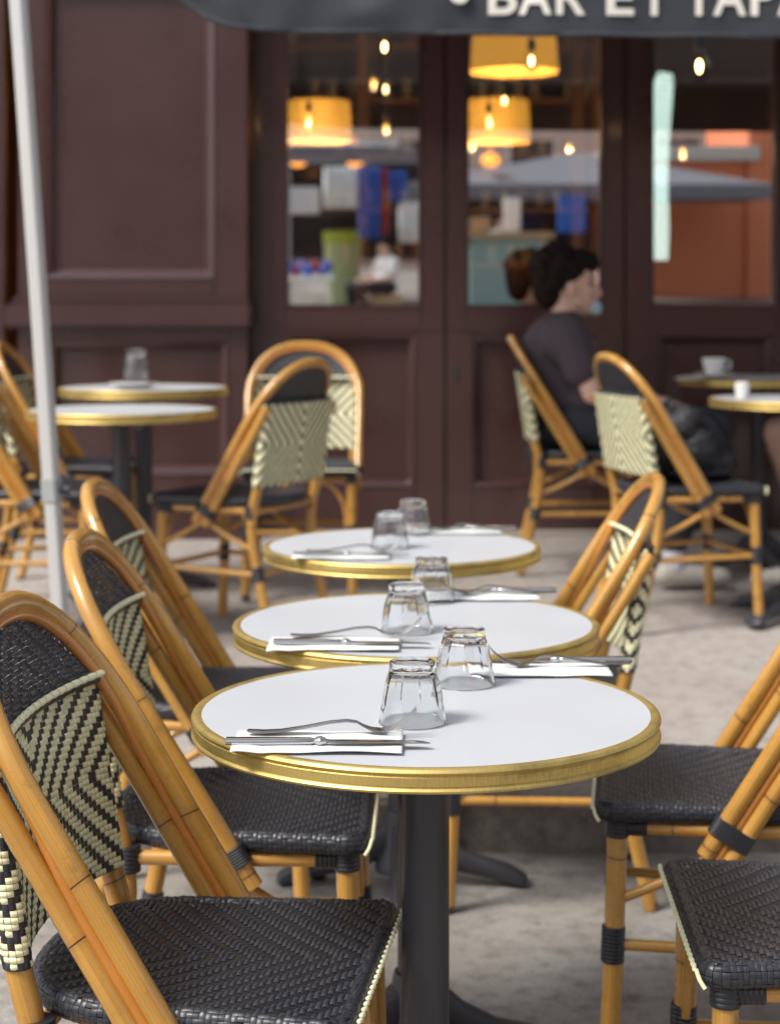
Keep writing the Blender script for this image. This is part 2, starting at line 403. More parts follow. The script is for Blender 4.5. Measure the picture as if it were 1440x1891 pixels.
def frame_around(x0, x1, z0, z1, X0, X1, Z0, Z1, yf, yb, nm):
    mb = MB(); g = gz(WY)
    mb.box(X0, x0, yf - WY, yb - WY, Z0 - g, Z1 - g, .004); mb.box(x1, X1, yf - WY, yb - WY, Z0 - g, Z1 - g, .004)
    if z0 > Z0: mb.box(x0, x1, yf - WY, yb - WY, Z0 - g, z0 - g, .004)
    if Z1 > z1: mb.box(x0, x1, yf - WY, yb - WY, z1 - g, Z1 - g, .004)
    return mb.build(nm, 'maroon_paint', shop)
def pilaster(xa, xb):
    yf = WY - .13
    frame_around(xa + .115, xb - .14, 1.373, TOP - .15, xa, xb, 1.30, TOP, yf, WY + .02, 'pilaster_frame')
    recess('pilaster_panel', xa + .115, xb - .14, 1.373, TOP - .15, yf, .03, .04)
    sbox('cornice', xa - .05, xb + .02, 1.165, 1.27, yf - .05, WY + .02, .014)
    sbox('cornice', xa - .02, xb + .008, 1.27, 1.30, yf - .02, WY + .02, .008)
    frame_around(xa + .14, xb - .085, .55, 1.107, xa, xb, .42, 1.165, yf, WY + .02, 'pilaster_frame')
    recess('pilaster_panel', xa + .14, xb - .085, .55, 1.107, yf, .03, .035)
    sbox('pilaster_base', xa - .025, xb + .015, .2, .42, yf - .03, WY + .02, .012)
pilaster(X(45), X(462)); pilaster(2.75, 3.7)
def bay(x0, x1, X0, X1, yf=WY - .03):
    """glazed leaf: pane x0..x1 inside stiles X0..X1, panelled below"""
    frame_around(x0, x1, Z(568), TOP, X0, X1, Z(612), TOP, yf, WY + .03, 'window_frame')
    frame_around(x0 + .03, x1 - .03, .49, Z(622), X0, X1, .2, Z(612), yf, WY + .03, 'door_frame')
    recess('door_panel', x0 + .03, x1 - .03, .49, Z(622), yf, .028, .03)
    p = MB(); h = TOP - Z(568) + .02; p.box(x0 - .004, x1 + .004, -.003, .003, 0, h)
    o = p.build('window_pane', 'window_glass', shop, smooth=False, loc=(0, .002 + .012, Z(568) - .01 - gz(WY))); o.rotation_euler = (R(1.2), 0, 0)
    bd = MB()
    bd.box(x0, x0 + .012, yf - .004 - WY, yf + .02 - WY, Z(568) - gz(WY), TOP - gz(WY), .003); bd.box(x1 - .012, x1, yf - .004 - WY, yf + .02 - WY, Z(568) - gz(WY), TOP - gz(WY), .003)
    bd.box(x0 + .012, x1 - .012, yf - .004 - WY, yf + .02 - WY, Z(568) - gz(WY), Z(568) + .012 - gz(WY), .003)
    bd.build('glazing_bead', 'maroon_paint', shop)
bay(X(527), X(778), X(480), X(820)); bay(X(860), X(1112), X(823.5), X(1150)); bay(X(1200), X(1432), X(1153.5), X(1500))
bay(1.96, 2.54, X(1503), 2.72)
bay(-2.4, -1.72, -2.5, -1.64); bay(-3.3, -2.62, -3.4, -2.502)
sbox('jamb', X(464), X(479), .2, TOP, WY + .0, WY + .1, .002)
for q in (821.7, 1151.7, 1501.5): sbox('seam_backing', X(q) - .03, X(q) + .03, .2, TOP - .002, WY + .032, WY + .06, 0)  # strips added behind the seams to stop room light leaking through
sbox('fascia', -5, 5, TOP, 3.7, WY - .05, WY + .2)
sbox('facade_wall', -6, -3.41, .1, TOP, WY - .02, WY + .1); sbox('facade_wall', 3.71, 6, .1, TOP, WY - .02, WY + .1)
sbox('plinth', -6, 6, .18, .305, WY - .09, WY + .05, .008, 'stone_plinth', 'pale stone plinth strip')
mb = MB(); g0 = gz(WY)      # door pull and lock on the middle stile are hidden; a small key plate shows
mb.box(X(835), X(842), -.036, -.03, Z(700) - g0, Z(672) - g0, .001); mb.build('lock_plate', 'cast_iron', shop)

# upper storey behind awning
mb = MB(); mb.box(-8, 8, 7.55, 8.2, 3.7, 9.5)
tag(mb.build('upper_facade', 'render_beige', smooth=False), 'pale rendered upper wall of the cafe building above its awning', 'building wall')

# ---------------- interior
room = tag(empty('cafe_interior', (0, 9.5, gz(WY))), 'dim brown interior of the bar seen through the glazed doors', 'room')
def rbox(name, *a, m='interior_dark', bev=0):
    mb = MB(); x0, x1, y0, y1, z0, z1 = a; mb.box(x0, x1, y0 - 9.5, y1 - 9.5, z0 - gz(WY), z1 - gz(WY), bev); return mb.build(name, m, room, smooth=bev > 0)
rbox('interior_floor', -5, 5, 7.6, 12.2, .2, .29, m='interior_wood')
rbox('interior_ceiling', -5, 5, 7.6, 12.2, 3.4, 3.5); rbox('interior_wall', -5, 5, 12, 12.2, .29, 3.4)
rbox('interior_wall', -5.2, -5, 7.6, 12.2, .29, 3.5); rbox('interior_wall', 5, 5.2, 7.6, 12.2, .29, 3.5)
for (xa, xb, c) in ((-1.25, -.2, 'interior_wood'), (.75, 1.1, 'interior_wood'), (2.1, 2.3, 'interior_wood')):
    rbox('interior_post', xb, xb + .07, 10.6, 10.72, .3, 3.39)
bar = tag(empty('bar_shelves', (-.2, 11.3, gz(WY))), 'dark wooden bar shelves full of bottles and glasses behind the left glazed door', 'shelves')
for z in (1.15, 1.5, 1.85, 2.2, 2.55, 2.9):
    mb = MB(); mb.box(-1.6, 1.5, -.16, .16, z - gz(WY), z + .03 - gz(WY), .004); mb.build('shelf', 'interior_wood', bar)
for xx in (-1.6, -.55, .5, 1.5):
    mb = MB(); mb.box(xx - .02, xx + .02, -.17, .17, .0, 2.95 - gz(WY), .004); mb.build('shelf_upright', 'interior_wood', bar)
protoB = []
for nm, prof, mt in (('bottle', [(0.001, 0), (.036, 0), (.037, .01), (.037, .17), (.03, .2), (.014, .225), (.013, .285), (.015, .29), (.001, .29)], 'bottle_dark'),
                     ('bottle', [(0.001, 0), (.042, 0), (.042, .14), (.02, .18), (.014, .24), (.001, .24)], 'bottle_amber'),
                     ('bottle', [(0.001, 0), (.034, 0), (.036, .09), (.04, .12), (.039, .122), (.001, .11)], 'bottle_pale')):
    protoB.append((prof, mt))
cnt = 0; meshes = {}
lab = {'bottle_dark': ('dark green wine bottles on the bar shelves', 'dark green glass bottle on the bar shelves inside'),
       'bottle_amber': ('amber spirit bottles on the bar shelves', 'amber spirit bottle on the bar shelves inside'),
       'bottle_pale': ('pale glasses on the bar shelves', 'pale drinking glass on the bar shelves inside')}
for z in (1.5, 1.85, 2.2, 2.55, 2.9):
    xx = -1.5
    while xx < 1.45:
        k = 2 if (xx > -.5 and z < 2.8 and random.random() < .8) else random.choice((0, 1, 1, 2))
        prof, mt = protoB[k]
        if min(abs(xx - u) for u in (-1.6, -.55, .5, 1.5)) > .06 and random.random() < .88:
            if mt not in meshes:
                b_ = MB(); b_.lathe(prof, n=18); o = b_.build('drinking_glass' if k == 2 else 'bottle', mt); meshes[mt] = o
            else: o = meshes[mt].copy(); COL.objects.link(o)
            o.location = (xx, 11.24, z + .031); tag(o, lab[mt][1], 'glass' if k == 2 else 'bottle', lab[mt][0])
        xx += random.uniform(.095, .13)
# pendant lampshades
def shade(px0, px1, py0, py1, d, label):
    c = P((px0 + px1) / 2, (py0 + py1) / 2, d); r = (px1 - px0) / 2 * d / FPX; h = (py1 - py0) * d / FPX * .94
    t = tag(empty('pendant_lamp', c), label, 'lamp', 'pendant lamps inside the bar'); mb = MB()
    mb.lathe([(r * .93, h / 2), (r * 1.0, -h / 2), (r * .99, -h / 2), (r * .92, h / 2)], n=48); mb.build('lamp_shade', 'lampshade', t)
    mb = MB(); mb.tube([(0, 0, h / 2 + .0), (0, 0, 3.39 - c.z)], .004, 6); mb.tube([(-r * .92, 0, h / 2 - .01), (r * .92, 0, h / 2 - .01)], .003, 6); mb.build('cord', 'cast_iron', t)
    mb = MB(); mb.ell((0, 0, -.02), (.03, .03, .04)); mb.build('bulb', 'filament', t)
    lm = bpy.data.lights.new('lamp_light', 'POINT'); lm.energy = 45; lm.color = (1, .6, .25); lm.shadow_soft_size = .02; lo = bpy.data.objects.new('lamp_light', lm); COL.objects.link(lo); lo.parent = t; lo.location = (0, 0, .03)
shade(527, 650, 185, 264, 9.3, 'amber drum lampshade glowing behind the left glass')
shade(859, 980, 183, 264, 9.3, 'lower amber drum lampshade behind the middle glass')
shade(868, 1031, 50, 135, 8.3, 'upper amber drum lampshade behind the middle glass, just under the awning')
def bulb(px, py, d, label, h=.1, bright=False, glassy=True, topz=None, group='filament bulbs hanging indoors'):
    c = P(px, py, d); t = tag(empty('filament_bulb', c), label, 'light bulb', group)
    r = h * .36
    if glassy:
        mb = MB(); mb.lathe([(.001, -h / 2), (r * .7, -h * .42), (r, -h * .15), (r * .92, h * .1), (r * .5, h * .36), (r * .42, h * .5)], n=24); mb.build('bulb_glass', 'bulb_glass', t)
    mb = MB(); k = 1 if glassy else 1.25
    mb.ell((0, 0, 0), (r * (.24 if bright else .42) * k, r * .24 * k, h * (.22 if bright else .22) * k), 12, 8); mb.build('filament', 'filament_bright' if bright else 'filament', t)
    mb = MB(); mb.lathe([(.001, h * .98), (r * .45, h * .95), (r * .5, h * .5), (r * .44, h * .46), (.001, h * .46)], n=16); mb.build('socket', 'cast_iron', t)
    if not glassy:
        lm = bpy.data.lights.new('bulb_light', 'POINT'); lm.energy = 9; lm.color = (1, .62, .28); lm.shadow_soft_size = .01; lo = bpy.data.objects.new('bulb_light', lm); COL.objects.link(lo); lo.parent = t; lo.location = (0, 0, -h * .4)
    mb = MB(); mb.tube([(0, 0, h * .9), (0, 0, (topz or 3.39) - c.z)], .0035, 6); mb.build('cord', 'cast_iron', t)
bulb(690, 152, 9.6, 'small round glowing bulb below the bright bulb in the left glass', .075, glassy=False)
bulb(713, 236, 9.8, 'glowing bulb low beside the drum shade in the left glass', .075, glassy=False)
bulb(570, 219, 8.9, 'glowing bulb hanging in front of the left drum shade', .085, glassy=False)
bulb(903, 221, 8.9, 'pale bright bulb in front of the lower middle drum shade', .085, True, False)
bulb(872, 266, 9.8, 'yellow bulb at the bottom left of the lower middle drum shade', .08, glassy=False)
bulb(1051, 271, 9.8, 'small dim bulb low in the middle glass', .06, glassy=False)
bulb(1261, 280, 9.6, 'round yellow bulb in the right glass beside the pale curved strip', .08, glassy=False)
G2 = 'clear filament bulbs strung under the awning'
bulb(710, 86, 6.7, 'bright clear filament bulb under the awning before the left glass', .085, True, True, 2.75, G2)
bulb(981, 112, 6.7, 'thin bright filament bulb before the upper drum shade', .085, True, True, 2.75, G2)
bulb(1291, 122, 6.3, 'large clear bulb with grey socket before the right glass', .11, True, True, 2.75, G2)
# pale curved strip inside, not a known lamp; its glow is added
mb = MB()
pth = [P(1228, 135, 7.9), P(1222, 180, 7.9), P(1215, 260, 7.9), P(1213, 340, 7.9), P(1217, 420, 7.9), P(1218, 480, 7.9)]
sp = spline(pth, 6); rr = [.043 * (.75 + .45 * math.sin(math.pi * min(1, .15 + i / len(sp) * .8))) * (1 if i > 2 else .85) for i in range(len(sp))]
cen = P(1218, 566, 7.9); lp = tag(empty('pale_strip', (cen.x, cen.y, gz(WY))), 'tall curved pale strip with an added glow just inside the right glass', 'lamp')
mb.tube([p - lp.location for p in sp], rr, 16); mb.build('strip_tube', 'strip_glow', lp)
mb = MB(); mb.lathe([(.12, .0), (.12, .02), (.028, .04), (.026, P(0, 480, 7.9).z - gz(WY) + .01), (.001, P(0, 480, 7.9).z - gz(WY) + .01)], n=24); mb.build('stand', 'cast_iron', lp)

# ---------------- awning with lettering
AY = 5.6
aw = tag(empty('awning', (0, AY, 2.3)), 'dark slate cloth awning lettered BAR ET TAPAS over the shopfront', 'awning')
def AX(px): return (px - 720) / FPX * AY
def AZ(py): return 1.26 - (py - 564) / FPX * AY
x0 = AX(322); x1 = 2.9; nx, nz = 220, 26; vs = []; fs = []
def low(x):
    px = 720 + x / AY * FPX
    pts = [(322, -10), (345, 12), (382, 36), (425, 50), (470, 56), (560, 60), (1000, 66), (1440, 70), (2500, 74)]
    for (a, b), (c, d) in zip(pts[:-1], pts[1:]):
        if a <= px <= c: return AZ(b + (d - b) * (px - a) / (c - a))
    return AZ(74)
zt = AZ(-62)
for i in range(nx + 1):
    x = x0 + (x1 - x0) * i / nx; zl = low(x)
    for j in range(nz + 1):
        z = zt + (zl - zt) * j / nz; q = j / nz
        y = .01 * q * math.sin(x * 9 + z * 5 + 2 * math.sin(x * 2.3)) + .0025 * q * math.sin(x * 31 - z * 12 + 3 * math.sin(x * 3)) + .035 * max(0, 1 - (x - x0) / .25) * math.sin((x - x0) * 40 + z * 30) * q
        y += -.018 * math.exp(-((x - AX(680)) / .07) ** 2) * math.exp(-((z - AZ(22)) / .05) ** 2)
        vs.append((x, y, z - 2.3))
for i in range(nx):
    for j in range(nz):
        a = i * (nz + 1) + j; fs.append((a, a + 1, a + nz + 2, a + nz + 1))
mb = MB(); mb.add(vs, fs); mb.build('valance', 'awning_cloth', aw).modifiers.new('t', 'SOLIDIFY').thickness = .003
mb = MB(); vs = []; fs = []
for i in range(21):
    x = x0 + (x1 - x0) * i / 20
    for j in range(13):
        q = j / 12; vs.append((x, q * (WY - AY - .05), zt + .012 + q * .95 - .06 * math.sin(math.pi * q) - 2.3))
for i in range(20):
    for j in range(12): a = i * 13 + j; fs.append((a, a + 13, a + 14, a + 1))
mb.add(vs, fs); mb.build('canopy', 'awning_cloth', aw).modifiers.new('t', 'SOLIDIFY').thickness = .003
mb = MB()
mb.tube([(x0, .02, zt + .01 - 2.3), (x1, .02, zt + .01 - 2.3)], .016, 12); mb.build('front_bar', 'cast_iron', aw)
mb = MB(); xm = [AX(440), 2.4]
for q in xm: mb.tube([(q, .03, zt - 2.29), (q, WY - AY - .06, 2.95 - 2.3)], .012, 8)
mb.build('folding_arm', 'cast_iron', aw)
def hemline():
    m_ = MB(); m_.tube([(x0 + .02 + (x1 - x0 - .02) * i / 90, -.012 * 0 - .003 + .012 * math.sin((x0 + .02 + (x1 - x0 - .02) * i / 90) * 17 + low(x0 + .02 + (x1 - x0 - .02) * i / 90) * 9), low(x0 + .02 + (x1 - x0 - .02) * i / 90) + .006 - 2.3) for i in range(91)], .006, 8)
    m_.build('hem', 'awning_cloth', aw)
hemline()
def letters():
    items = [('B', 901, 954), ('A', 957, 1017), ('R', 1026, 1080), ('E', 1119, 1170), ('T', 1180, 1236), ('T', 1263, 1317), ('A', 1316, 1377), ('P', 1385, 1432), ('A', 1434, 1494), ('S', 1500, 1546)]
    bm = bmesh.new(); capb, capt = 27, -42
    for ch, a, b in items:
        cu = bpy.data.curves.new('l', 'FONT'); cu.body = ch; cu.extrude = 0; cu.offset = .022; cu.size = 1
        ob = bpy.data.objects.new('l', cu); COL.objects.link(ob); dg = bpy.context.evaluated_depsgraph_get(); dg.update()
        me = bpy.data.meshes.new_from_object(ob.evaluated_get(dg)); bpy.data.objects.remove(ob)
        co = [v.co.copy() for v in me.vertices]; mn = Vector((min(c.x for c in co), min(c.y for c in co))); mx_ = Vector((max(c.x for c in co), max(c.y for c in co)))
        vv = []
        for c in co:
            fx = (c.x - mn.x) / (mx_.x - mn.x); fz = (c.y - mn.y) / (mx_.y - mn.y)
            x = AX(a + (b - a) * fx); z = AZ(capb + (capt - capb) * fz) - .003 * (a - 900) / 500
            q = (z - zt) / (low(x) - zt); y = .01 * q * math.sin(x * 9 + z * 5 + 2 * math.sin(x * 2.3)) + .0025 * q * math.sin(x * 31 - z * 12 + 3 * math.sin(x * 3)) - .006
            vv.append(bm.verts.new((x, y, z - 2.3)))
        for f in me.polygons:
            try: bm.faces.new([vv[i] for i in f.vertices])
            except ValueError: pass
    # small round emblem before the words
    cx, cz = AX(848), AZ(-16); ring = [bm.verts.new((cx + .03 * math.sin(a) * (1 - .25 * math.cos(a)), -.012, cz + .04 * math.cos(a) - 2.3)) for a in [2 * math.pi * k / 24 for k in range(24)]]
    bm.faces.new(ring[::-1])
    me = bpy.data.meshes.new('lettering'); bm.to_mesh(me); bm.free(); me.materials.append(MT['lettering_white'])
    o = bpy.data.objects.new('lettering', me); COL.objects.link(o); o.parent = aw
letters()

# ---------------- pale pole, leaning
pd_ = 4.5; pb = P(127, 1371, pd_); pb.z = gz(pd_)
pole = tag(empty('parasol_pole', pb), 'pale grey square metal pole leaning slightly at the left', 'pole')
ptop = P(-30, -500, pd_) - pb
def along(z): return Vector((P(35, 0, pd_) - P(110, 1110, pd_)).to_tuple()) * 0
d0 = P(110, 1110, pd_) - pb; d1 = P(34, 0, pd_) - pb; dirv = (d1 - d0); up_ = lambda z: d0 + dirv * ((z - d0.z) / dirv.z)
mb = MB()
def sq(zs, hw, nm, m):
    mb = MB(); vs = []; fs = []
    c = .006
    prof = [(-hw, -hw + c), (-hw + c, -hw), (hw - c, -hw), (hw, -hw + c), (hw, hw - c), (hw - c, hw), (-hw + c, hw), (-hw, hw - c)]
    for z in zs:
        p = up_(z)
        for a, b in prof: vs.append((p.x + a * .9 + b * .25, b * .9 - a * .25 + p.y, z))
    for i in range(len(zs) - 1):
        for k in range(8): fs.append((i * 8 + k, i * 8 + (k + 1) % 8, i * 8 + 8 + (k + 1) % 8, i * 8 + 8 + k))
    fs.append(tuple(range(7, -1, -1))); fs.append(tuple((len(zs) - 1) * 8 + k for k in range(8)))
    mb.add(vs, fs); return mb.build(nm, m, pole, smooth=False)
zj0 = P(0, 925, pd_).z - pb.z; zj1 = P(0, 884, pd_).z - pb.z
sq([0, zj0], .0195, 'lower_tube', 'pole_paint'); sq([zj0, zj1], .0235, 'sleeve', 'plastic_grey'); sq([zj1, 2.7], .0205, 'upper_tube', 'pole_paint')
mb = MB(); pj = up_((zj0 + zj1) / 2); mb.tube([pj + Vector((.026, 0, 0)), pj + Vector((.045, 0, 0))], .012, 12); mb.build('knob', 'cast_iron', pole)
mb = MB(); mb.box(-.09, .09, -.09, .09, 0, .008, .003); mb.build('foot_plate', 'pole_paint', pole)

# ================================================================== CHAIR
HW = .205; X0h = -.013; SL = .62               # hoop leg half-width, x at z=.45, slope dx/dz
hn = Vector((1, 0, SL)).normalized()           # hoop plane normal (forward-up)
def hp(y, z): return Vector((X0h - (z - .45) * SL, y, z))
def hoop_path(inner=0.0, back=0.0, zlow=.385):
    pts = []; z1 = .69; zt_ = .882
    hw = HW - inner
    for k in range(8): z = zlow + (z1 - zlow) * k / 8; pts.append(hp(hw * (1 - .02 * (1 - k / 8)), z))
    for k in range(33):
        a = math.pi * k / 32; ca = math.cos(a); sa = math.sin(a)
        yy = math.copysign(abs(ca) ** .84, ca) * hw; zz = z1 + (abs(sa) ** .96) * (zt_ - inner * .87 - z1)
        pts.append(hp(yy, zz))
    for k in range(1, 9): z = z1 + (zlow - z1) * k / 8; pts.append(hp(-hw * (1 - .02 * (k / 8)), z))
    return [p - hn * back for p in pts]
def seat_outline(inset=0.0, n=96):
    pts = []
    def hwid(x): return (.19 + .02 * ((x + .05) / .25)) if x > -.05 else .19
    fx = .2 - inset; r = .022
    pts2 = []
    # front corners, sides, round back
    for k in range(5): a = k / 4 * math.pi / 2; pts2.append((fx - r + r * math.cos(a), .21 - inset - r + r * math.sin(a)))
    for k in range(1, 7): x = fx - r - (fx - r + .05) * k / 6; pts2.append((x, hwid(x) - inset))
    bx, by = .17 - inset, .19 - inset
    for k in range(1, 24): a = math.pi / 2 + math.pi * k / 24; c = math.cos(a); s = math.sin(a); pts2.append((-.05 + math.copysign(abs(c) ** .86, c) * bx, math.copysign(abs(s) ** .86, s) * by))
    for k in range(6, -1, -1):
        if k == 0: break
        x = fx - r - (fx - r + .05) * k / 6; pts2.append((x, -(hwid(x) - inset)))
    for k in range(5): a = -math.pi / 2 + k / 4 * math.pi / 2; pts2.append((fx - r + r * math.cos(a), -(.21 - inset - r) + r * math.sin(a)))
    return pts2
def inside(pts, x, y):
    p = np.array(pts); q = np.roll(p, -1, axis=0); res = np.zeros(x.shape, bool)
    for (xa, ya), (xb, yb) in zip(p, q):
        c = ((ya > y) != (yb > y)) & (x < (xb - xa) * (y - ya) / (yb - ya + 1e-12) + xa); res ^= c
    return res
def make_chair():
    t = empty('bistro_chair'); c = .0076
    # --- seat top
    zt = .462; out = seat_outline(.007)
    ii, jj = np.meshgrid(np.arange(-30, 30), np.arange(-34, 30)); ii = ii.ravel(); jj = jj.ravel()
    xx = (jj + .5) * .0072; yy = (ii + .5) * c; ok = inside(out, xx, yy)
    cells = np.stack([ii[ok], jj[ok]], 1)
    def dome(x, y): return zt + .0 - .010 * np.clip(1 - ((x + .02) / .19) ** 2 - (y / .2) ** 2, 0, 1)
    def surf(u, v):
        x = v; y = u; z = dome(x, y); Pp = np.stack([x, y, z], 1); N = np.tile([0, 0, 1.0], (len(x), 1)); return Pp, N
    w1 = weave(surf, cells, c, .0072, 'V', WEFTB, tuple(q * .5 for q in BLACK), .0034, warpk=.3)  # warps darkened, groove shade painted into the black weave
    # --- rolled edge
    edge = seat_outline(.010); p, L = seg_path(edge); rr = .0125; tot = L[-1]; nu = int(tot / .0075)
    def surf2(u, v):
        s = np.mod(u, tot); k = np.clip(np.searchsorted(L, s) - 1, 0, len(L) - 2); f = (s - L[k]) / (L[k + 1] - L[k]); q = p[k] + (p[k + 1] - p[k]) * f[:, None]
        dlt = .006
        def pos(ss):
            ss = np.mod(ss, tot); k = np.clip(np.searchsorted(L, ss) - 1, 0, len(L) - 2); f = (ss - L[k]) / (L[k + 1] - L[k]); return p[k] + (p[k + 1] - p[k]) * f[:, None]
        tg = pos(s + dlt) - pos(s - dlt); tg /= np.linalg.norm(tg, axis=1)[:, None] + 1e-9
        nx = tg[:, 1]; ny = -tg[:, 0]
        a = v / rr
        sz = 1.25
        N = np.stack([nx * np.cos(a), ny * np.cos(a), np.sin(a)], 1)
        Pp = np.stack([q[:, 0] + nx * np.cos(a) * rr, q[:, 1] + ny * np.cos(a) * rr, zt - rr * sz + .002 + np.sin(a) * rr * sz], 1)
        return Pp, N
    nv = 12; cvv = 2 * math.pi * rr / nv
    cu2 = tot / nu
    cells2 = np.array([(i, j) for i in range(nu) for j in range(nv)])
    w2 = weave(surf2, cells2, cu2, cvv, 'D', BLACK, BLACK, .0014, 3, 4, 2)
    st = weave_obj('seat', [w1, w2], t)
    mb = MB(); n_ = len(edge); mb.add([(x, y, zt - .006 - (.010 * max(0, 1 - ((x + .02) / .19) ** 2 - (y / .2) ** 2)) * .0 - .008) for x, y in edge], [tuple(range(n_))])
    mb.add([(x, y, zt - .03) for x, y in edge], [tuple(range(n_ - 1, -1, -1))])
    mb.build('seat_core', 'binding', st, smooth=False)
    # cream stitches on the front edge
    mb = MB(); y = -.196
    while y < .196:
        mb.cap((.2045, y + .002, zt - .0065), (.2055, y + .0115, zt - .0085), .0029, .0029, 8); y += .0165
    for sy in (-1, 1): mb.tube(spline([(.2035, .196 * sy, zt - .008), (.2, .204 * sy, zt - .018), (.194, .208 * sy, zt - .027)], 4), .0028, 8)
    mb.build('stitching', 'cream_cord', t)
    # --- back panel
    bow = .024; R0 = .0175; yp = .182; xp = -.2115
    def xc(y): return xp - bow * (1 - (y / yp) ** 2)
    def th(y): return .006 + (R0 - .006) * abs(y / yp) ** 5
    loop = []
    for k in range(41): y = -yp + 2 * yp * k / 40; loop.append((xc(y) + th(y), y))
    for k in range(1, 12): a = -k / 12 * math.pi; loop.append((xp + R0 * math.cos(-a) , yp + R0 * math.sin(-a)))
    for k in range(41): y = yp - 2 * yp * k / 40; loop.append((xc(y) - th(y), y))
    for k in range(1, 12): a = math.pi + k / 12 * math.pi; loop.append((xp + R0 * math.cos(a), -yp + R0 * math.sin(a)))
    # centre of arclength on the middle of the front sheet
    loop = loop[20:] + loop[:20]; lp_, Lp = seg_path(loop); totp = Lp[-1]
    LEAN = .155
    def surfp(u, v):
        s = np.mod(u, totp)
        def pos(ss):
            ss = np.mod(ss, totp); k = np.clip(np.searchsorted(Lp, ss) - 1, 0, len(Lp) - 2); f = (ss - Lp[k]) / (Lp[k + 1] - Lp[k] + 1e-9); return lp_[k] + (lp_[k + 1] - lp_[k]) * f[:, None]
        q = pos(s); tg = pos(s + .002) - pos(s - .002); tg /= np.linalg.norm(tg, axis=1)[:, None] + 1e-9
        z = .628 + v
        arch = -.0 * z
        Pp = np.stack([q[:, 0] - (z - .628) * LEAN, q[:, 1], z], 1); N = np.stack([tg[:, 1], -tg[:, 0], np.zeros(len(z))], 1); return Pp, N
    c = .008; h2 = 17; nh = int(totp / c / 2); cu3 = totp / (2 * nh)
    # pattern repeats on front and back: fold the far half onto the near half
    cellsF = np.array([(i, j) for i in range(-nh // 2, nh // 2) for j in range(-h2, h2)])
    w3 = weave(surfp, cellsF, cu3, .0075, 'X', CREAM, BLACK, .0024)
    offu = totp / 2
    w4 = weave(lambda u, v: surfp(u + offu, v), cellsF, cu3, .0075, 'X', CREAM, BLACK, .0024)
    pn = weave_obj('back_panel', [w3, w4], t)
    mb = MB(); n_ = len(loop)
    for z0, z1 in ((.4995, .506), (.752, .76)):
        mb = MB()
        mb.add([(x - (z0 - .628) * LEAN, y * 1.004, z0) for x, y in loop] + [(x - (z1 - .628) * LEAN, y * 1.004, z1) for x, y in loop], [(k, (k + 1) % n_, n_ + (k + 1) % n_, n_ + k) for k in range(n_)] + [tuple(range(n_)), tuple(range(2 * n_ - 1, n_ - 1, -1))]); mb.build('panel_binding', 'binding', pn)
    c = .0076
    # --- upper web (black half moon) in the hoop plane
    inner = hoop_path(.016); outl = [(p.y, p.z) for p in inner if p.z > .7]
    ii, jj = np.meshgrid(np.arange(-28, 28), np.arange(0, 27)); ii = ii.ravel(); jj = jj.ravel()
    yy = (ii + .5) * c; zz = .755 + (jj + .5) * .0072 * .87
    ok = inside([(a, b) for a, b in [(p.y, p.z) for p in inner if p.z > .7]], yy, zz)
    cells = np.stack([ii[ok], jj[ok]], 1)
    nn = np.array([hn.x, 0, hn.z])
    def surfm(u, v):
        z = .755 + v * .87; y = u; fall = np.clip(1 - (y / .19) ** 2, 0, 1) * np.clip((.885 - z) / .13, 0, 1)
        x = X0h - (z - .45) * SL - .026 * fall - .003
        return np.stack([x, y, z], 1), np.tile(nn, (len(z), 1))
    w5 = weave(surfm, cells, c, .0072, 'V', WEFTB, tuple(q * .5 for q in BLACK), .0034, warpk=.3)  # darker warps again paint shade between the wefts
    w6 = weave(lambda u, v: (surfm(u, v)[0] - nn * .006, -np.tile(nn, (len(v), 1))), cells, c, .0072, 'V', BLACK, BLACK, .0022, 3)
    wb = weave_obj('upper_web', [w5, w6], t)
    # cream trim line across
    mb = MB(); segs = 17
    def tp(y): z = .7615; return Vector((X0h - (z - .45) * SL - .026 * max(0, 1 - (y / .19) ** 2) * .95 + .004, y, z))
    for k in range(segs):
        a = -.188 + .376 * k / segs; b = a + .376 / segs - .0034
        mb.tube([tp(a), tp(a) * .5 + tp(b) * .5, tp(b)], [.0044, .0052, .0044], 8)
    mb.build('trim_cord', 'cream_cord', wb)
    mb = MB(); mb.tube([tp(-.188 + .376 * k / 20) + Vector((-.002, 0, -.007)) for k in range(21)], .0045, 8)
    mb.tube([tp(-.188 + .376 * k / 20) + Vector((-.016, 0, -.002)) for k in range(21)], .0075, 8); mb.build('trim_backing', 'binding', wb)
    # --- hoop
    mb = MB(); mb.tube(hoop_path(), .0142, 18); hoop = mb.build('back_hoop', 'bamboo', t)
    fp = []
    for p in hoop_path(.0135 * 0, 0):
        q = min(1, max(0, (p.z - .56) / .28)); q = q * q * (3 - 2 * q)
        s = 1 if p.y > 0 else -1
        rad = Vector((0, p.y, (p.z - .685) * 1.0 if p.z > .685 else 0))
        rad3 = hp(rad.y, .685 + max(0, p.z - .685)) - hp(0, .685)
        if rad3.length > 0: rad3.normalize()
        fp.append(p - rad3 * .0175 * q - hn * (.019 * (1 - q) + .003 * q))
    mb = MB(); mb.tube(fp, .0082, 12); mb.build('hoop_filler', 'bamboo_filler', t)
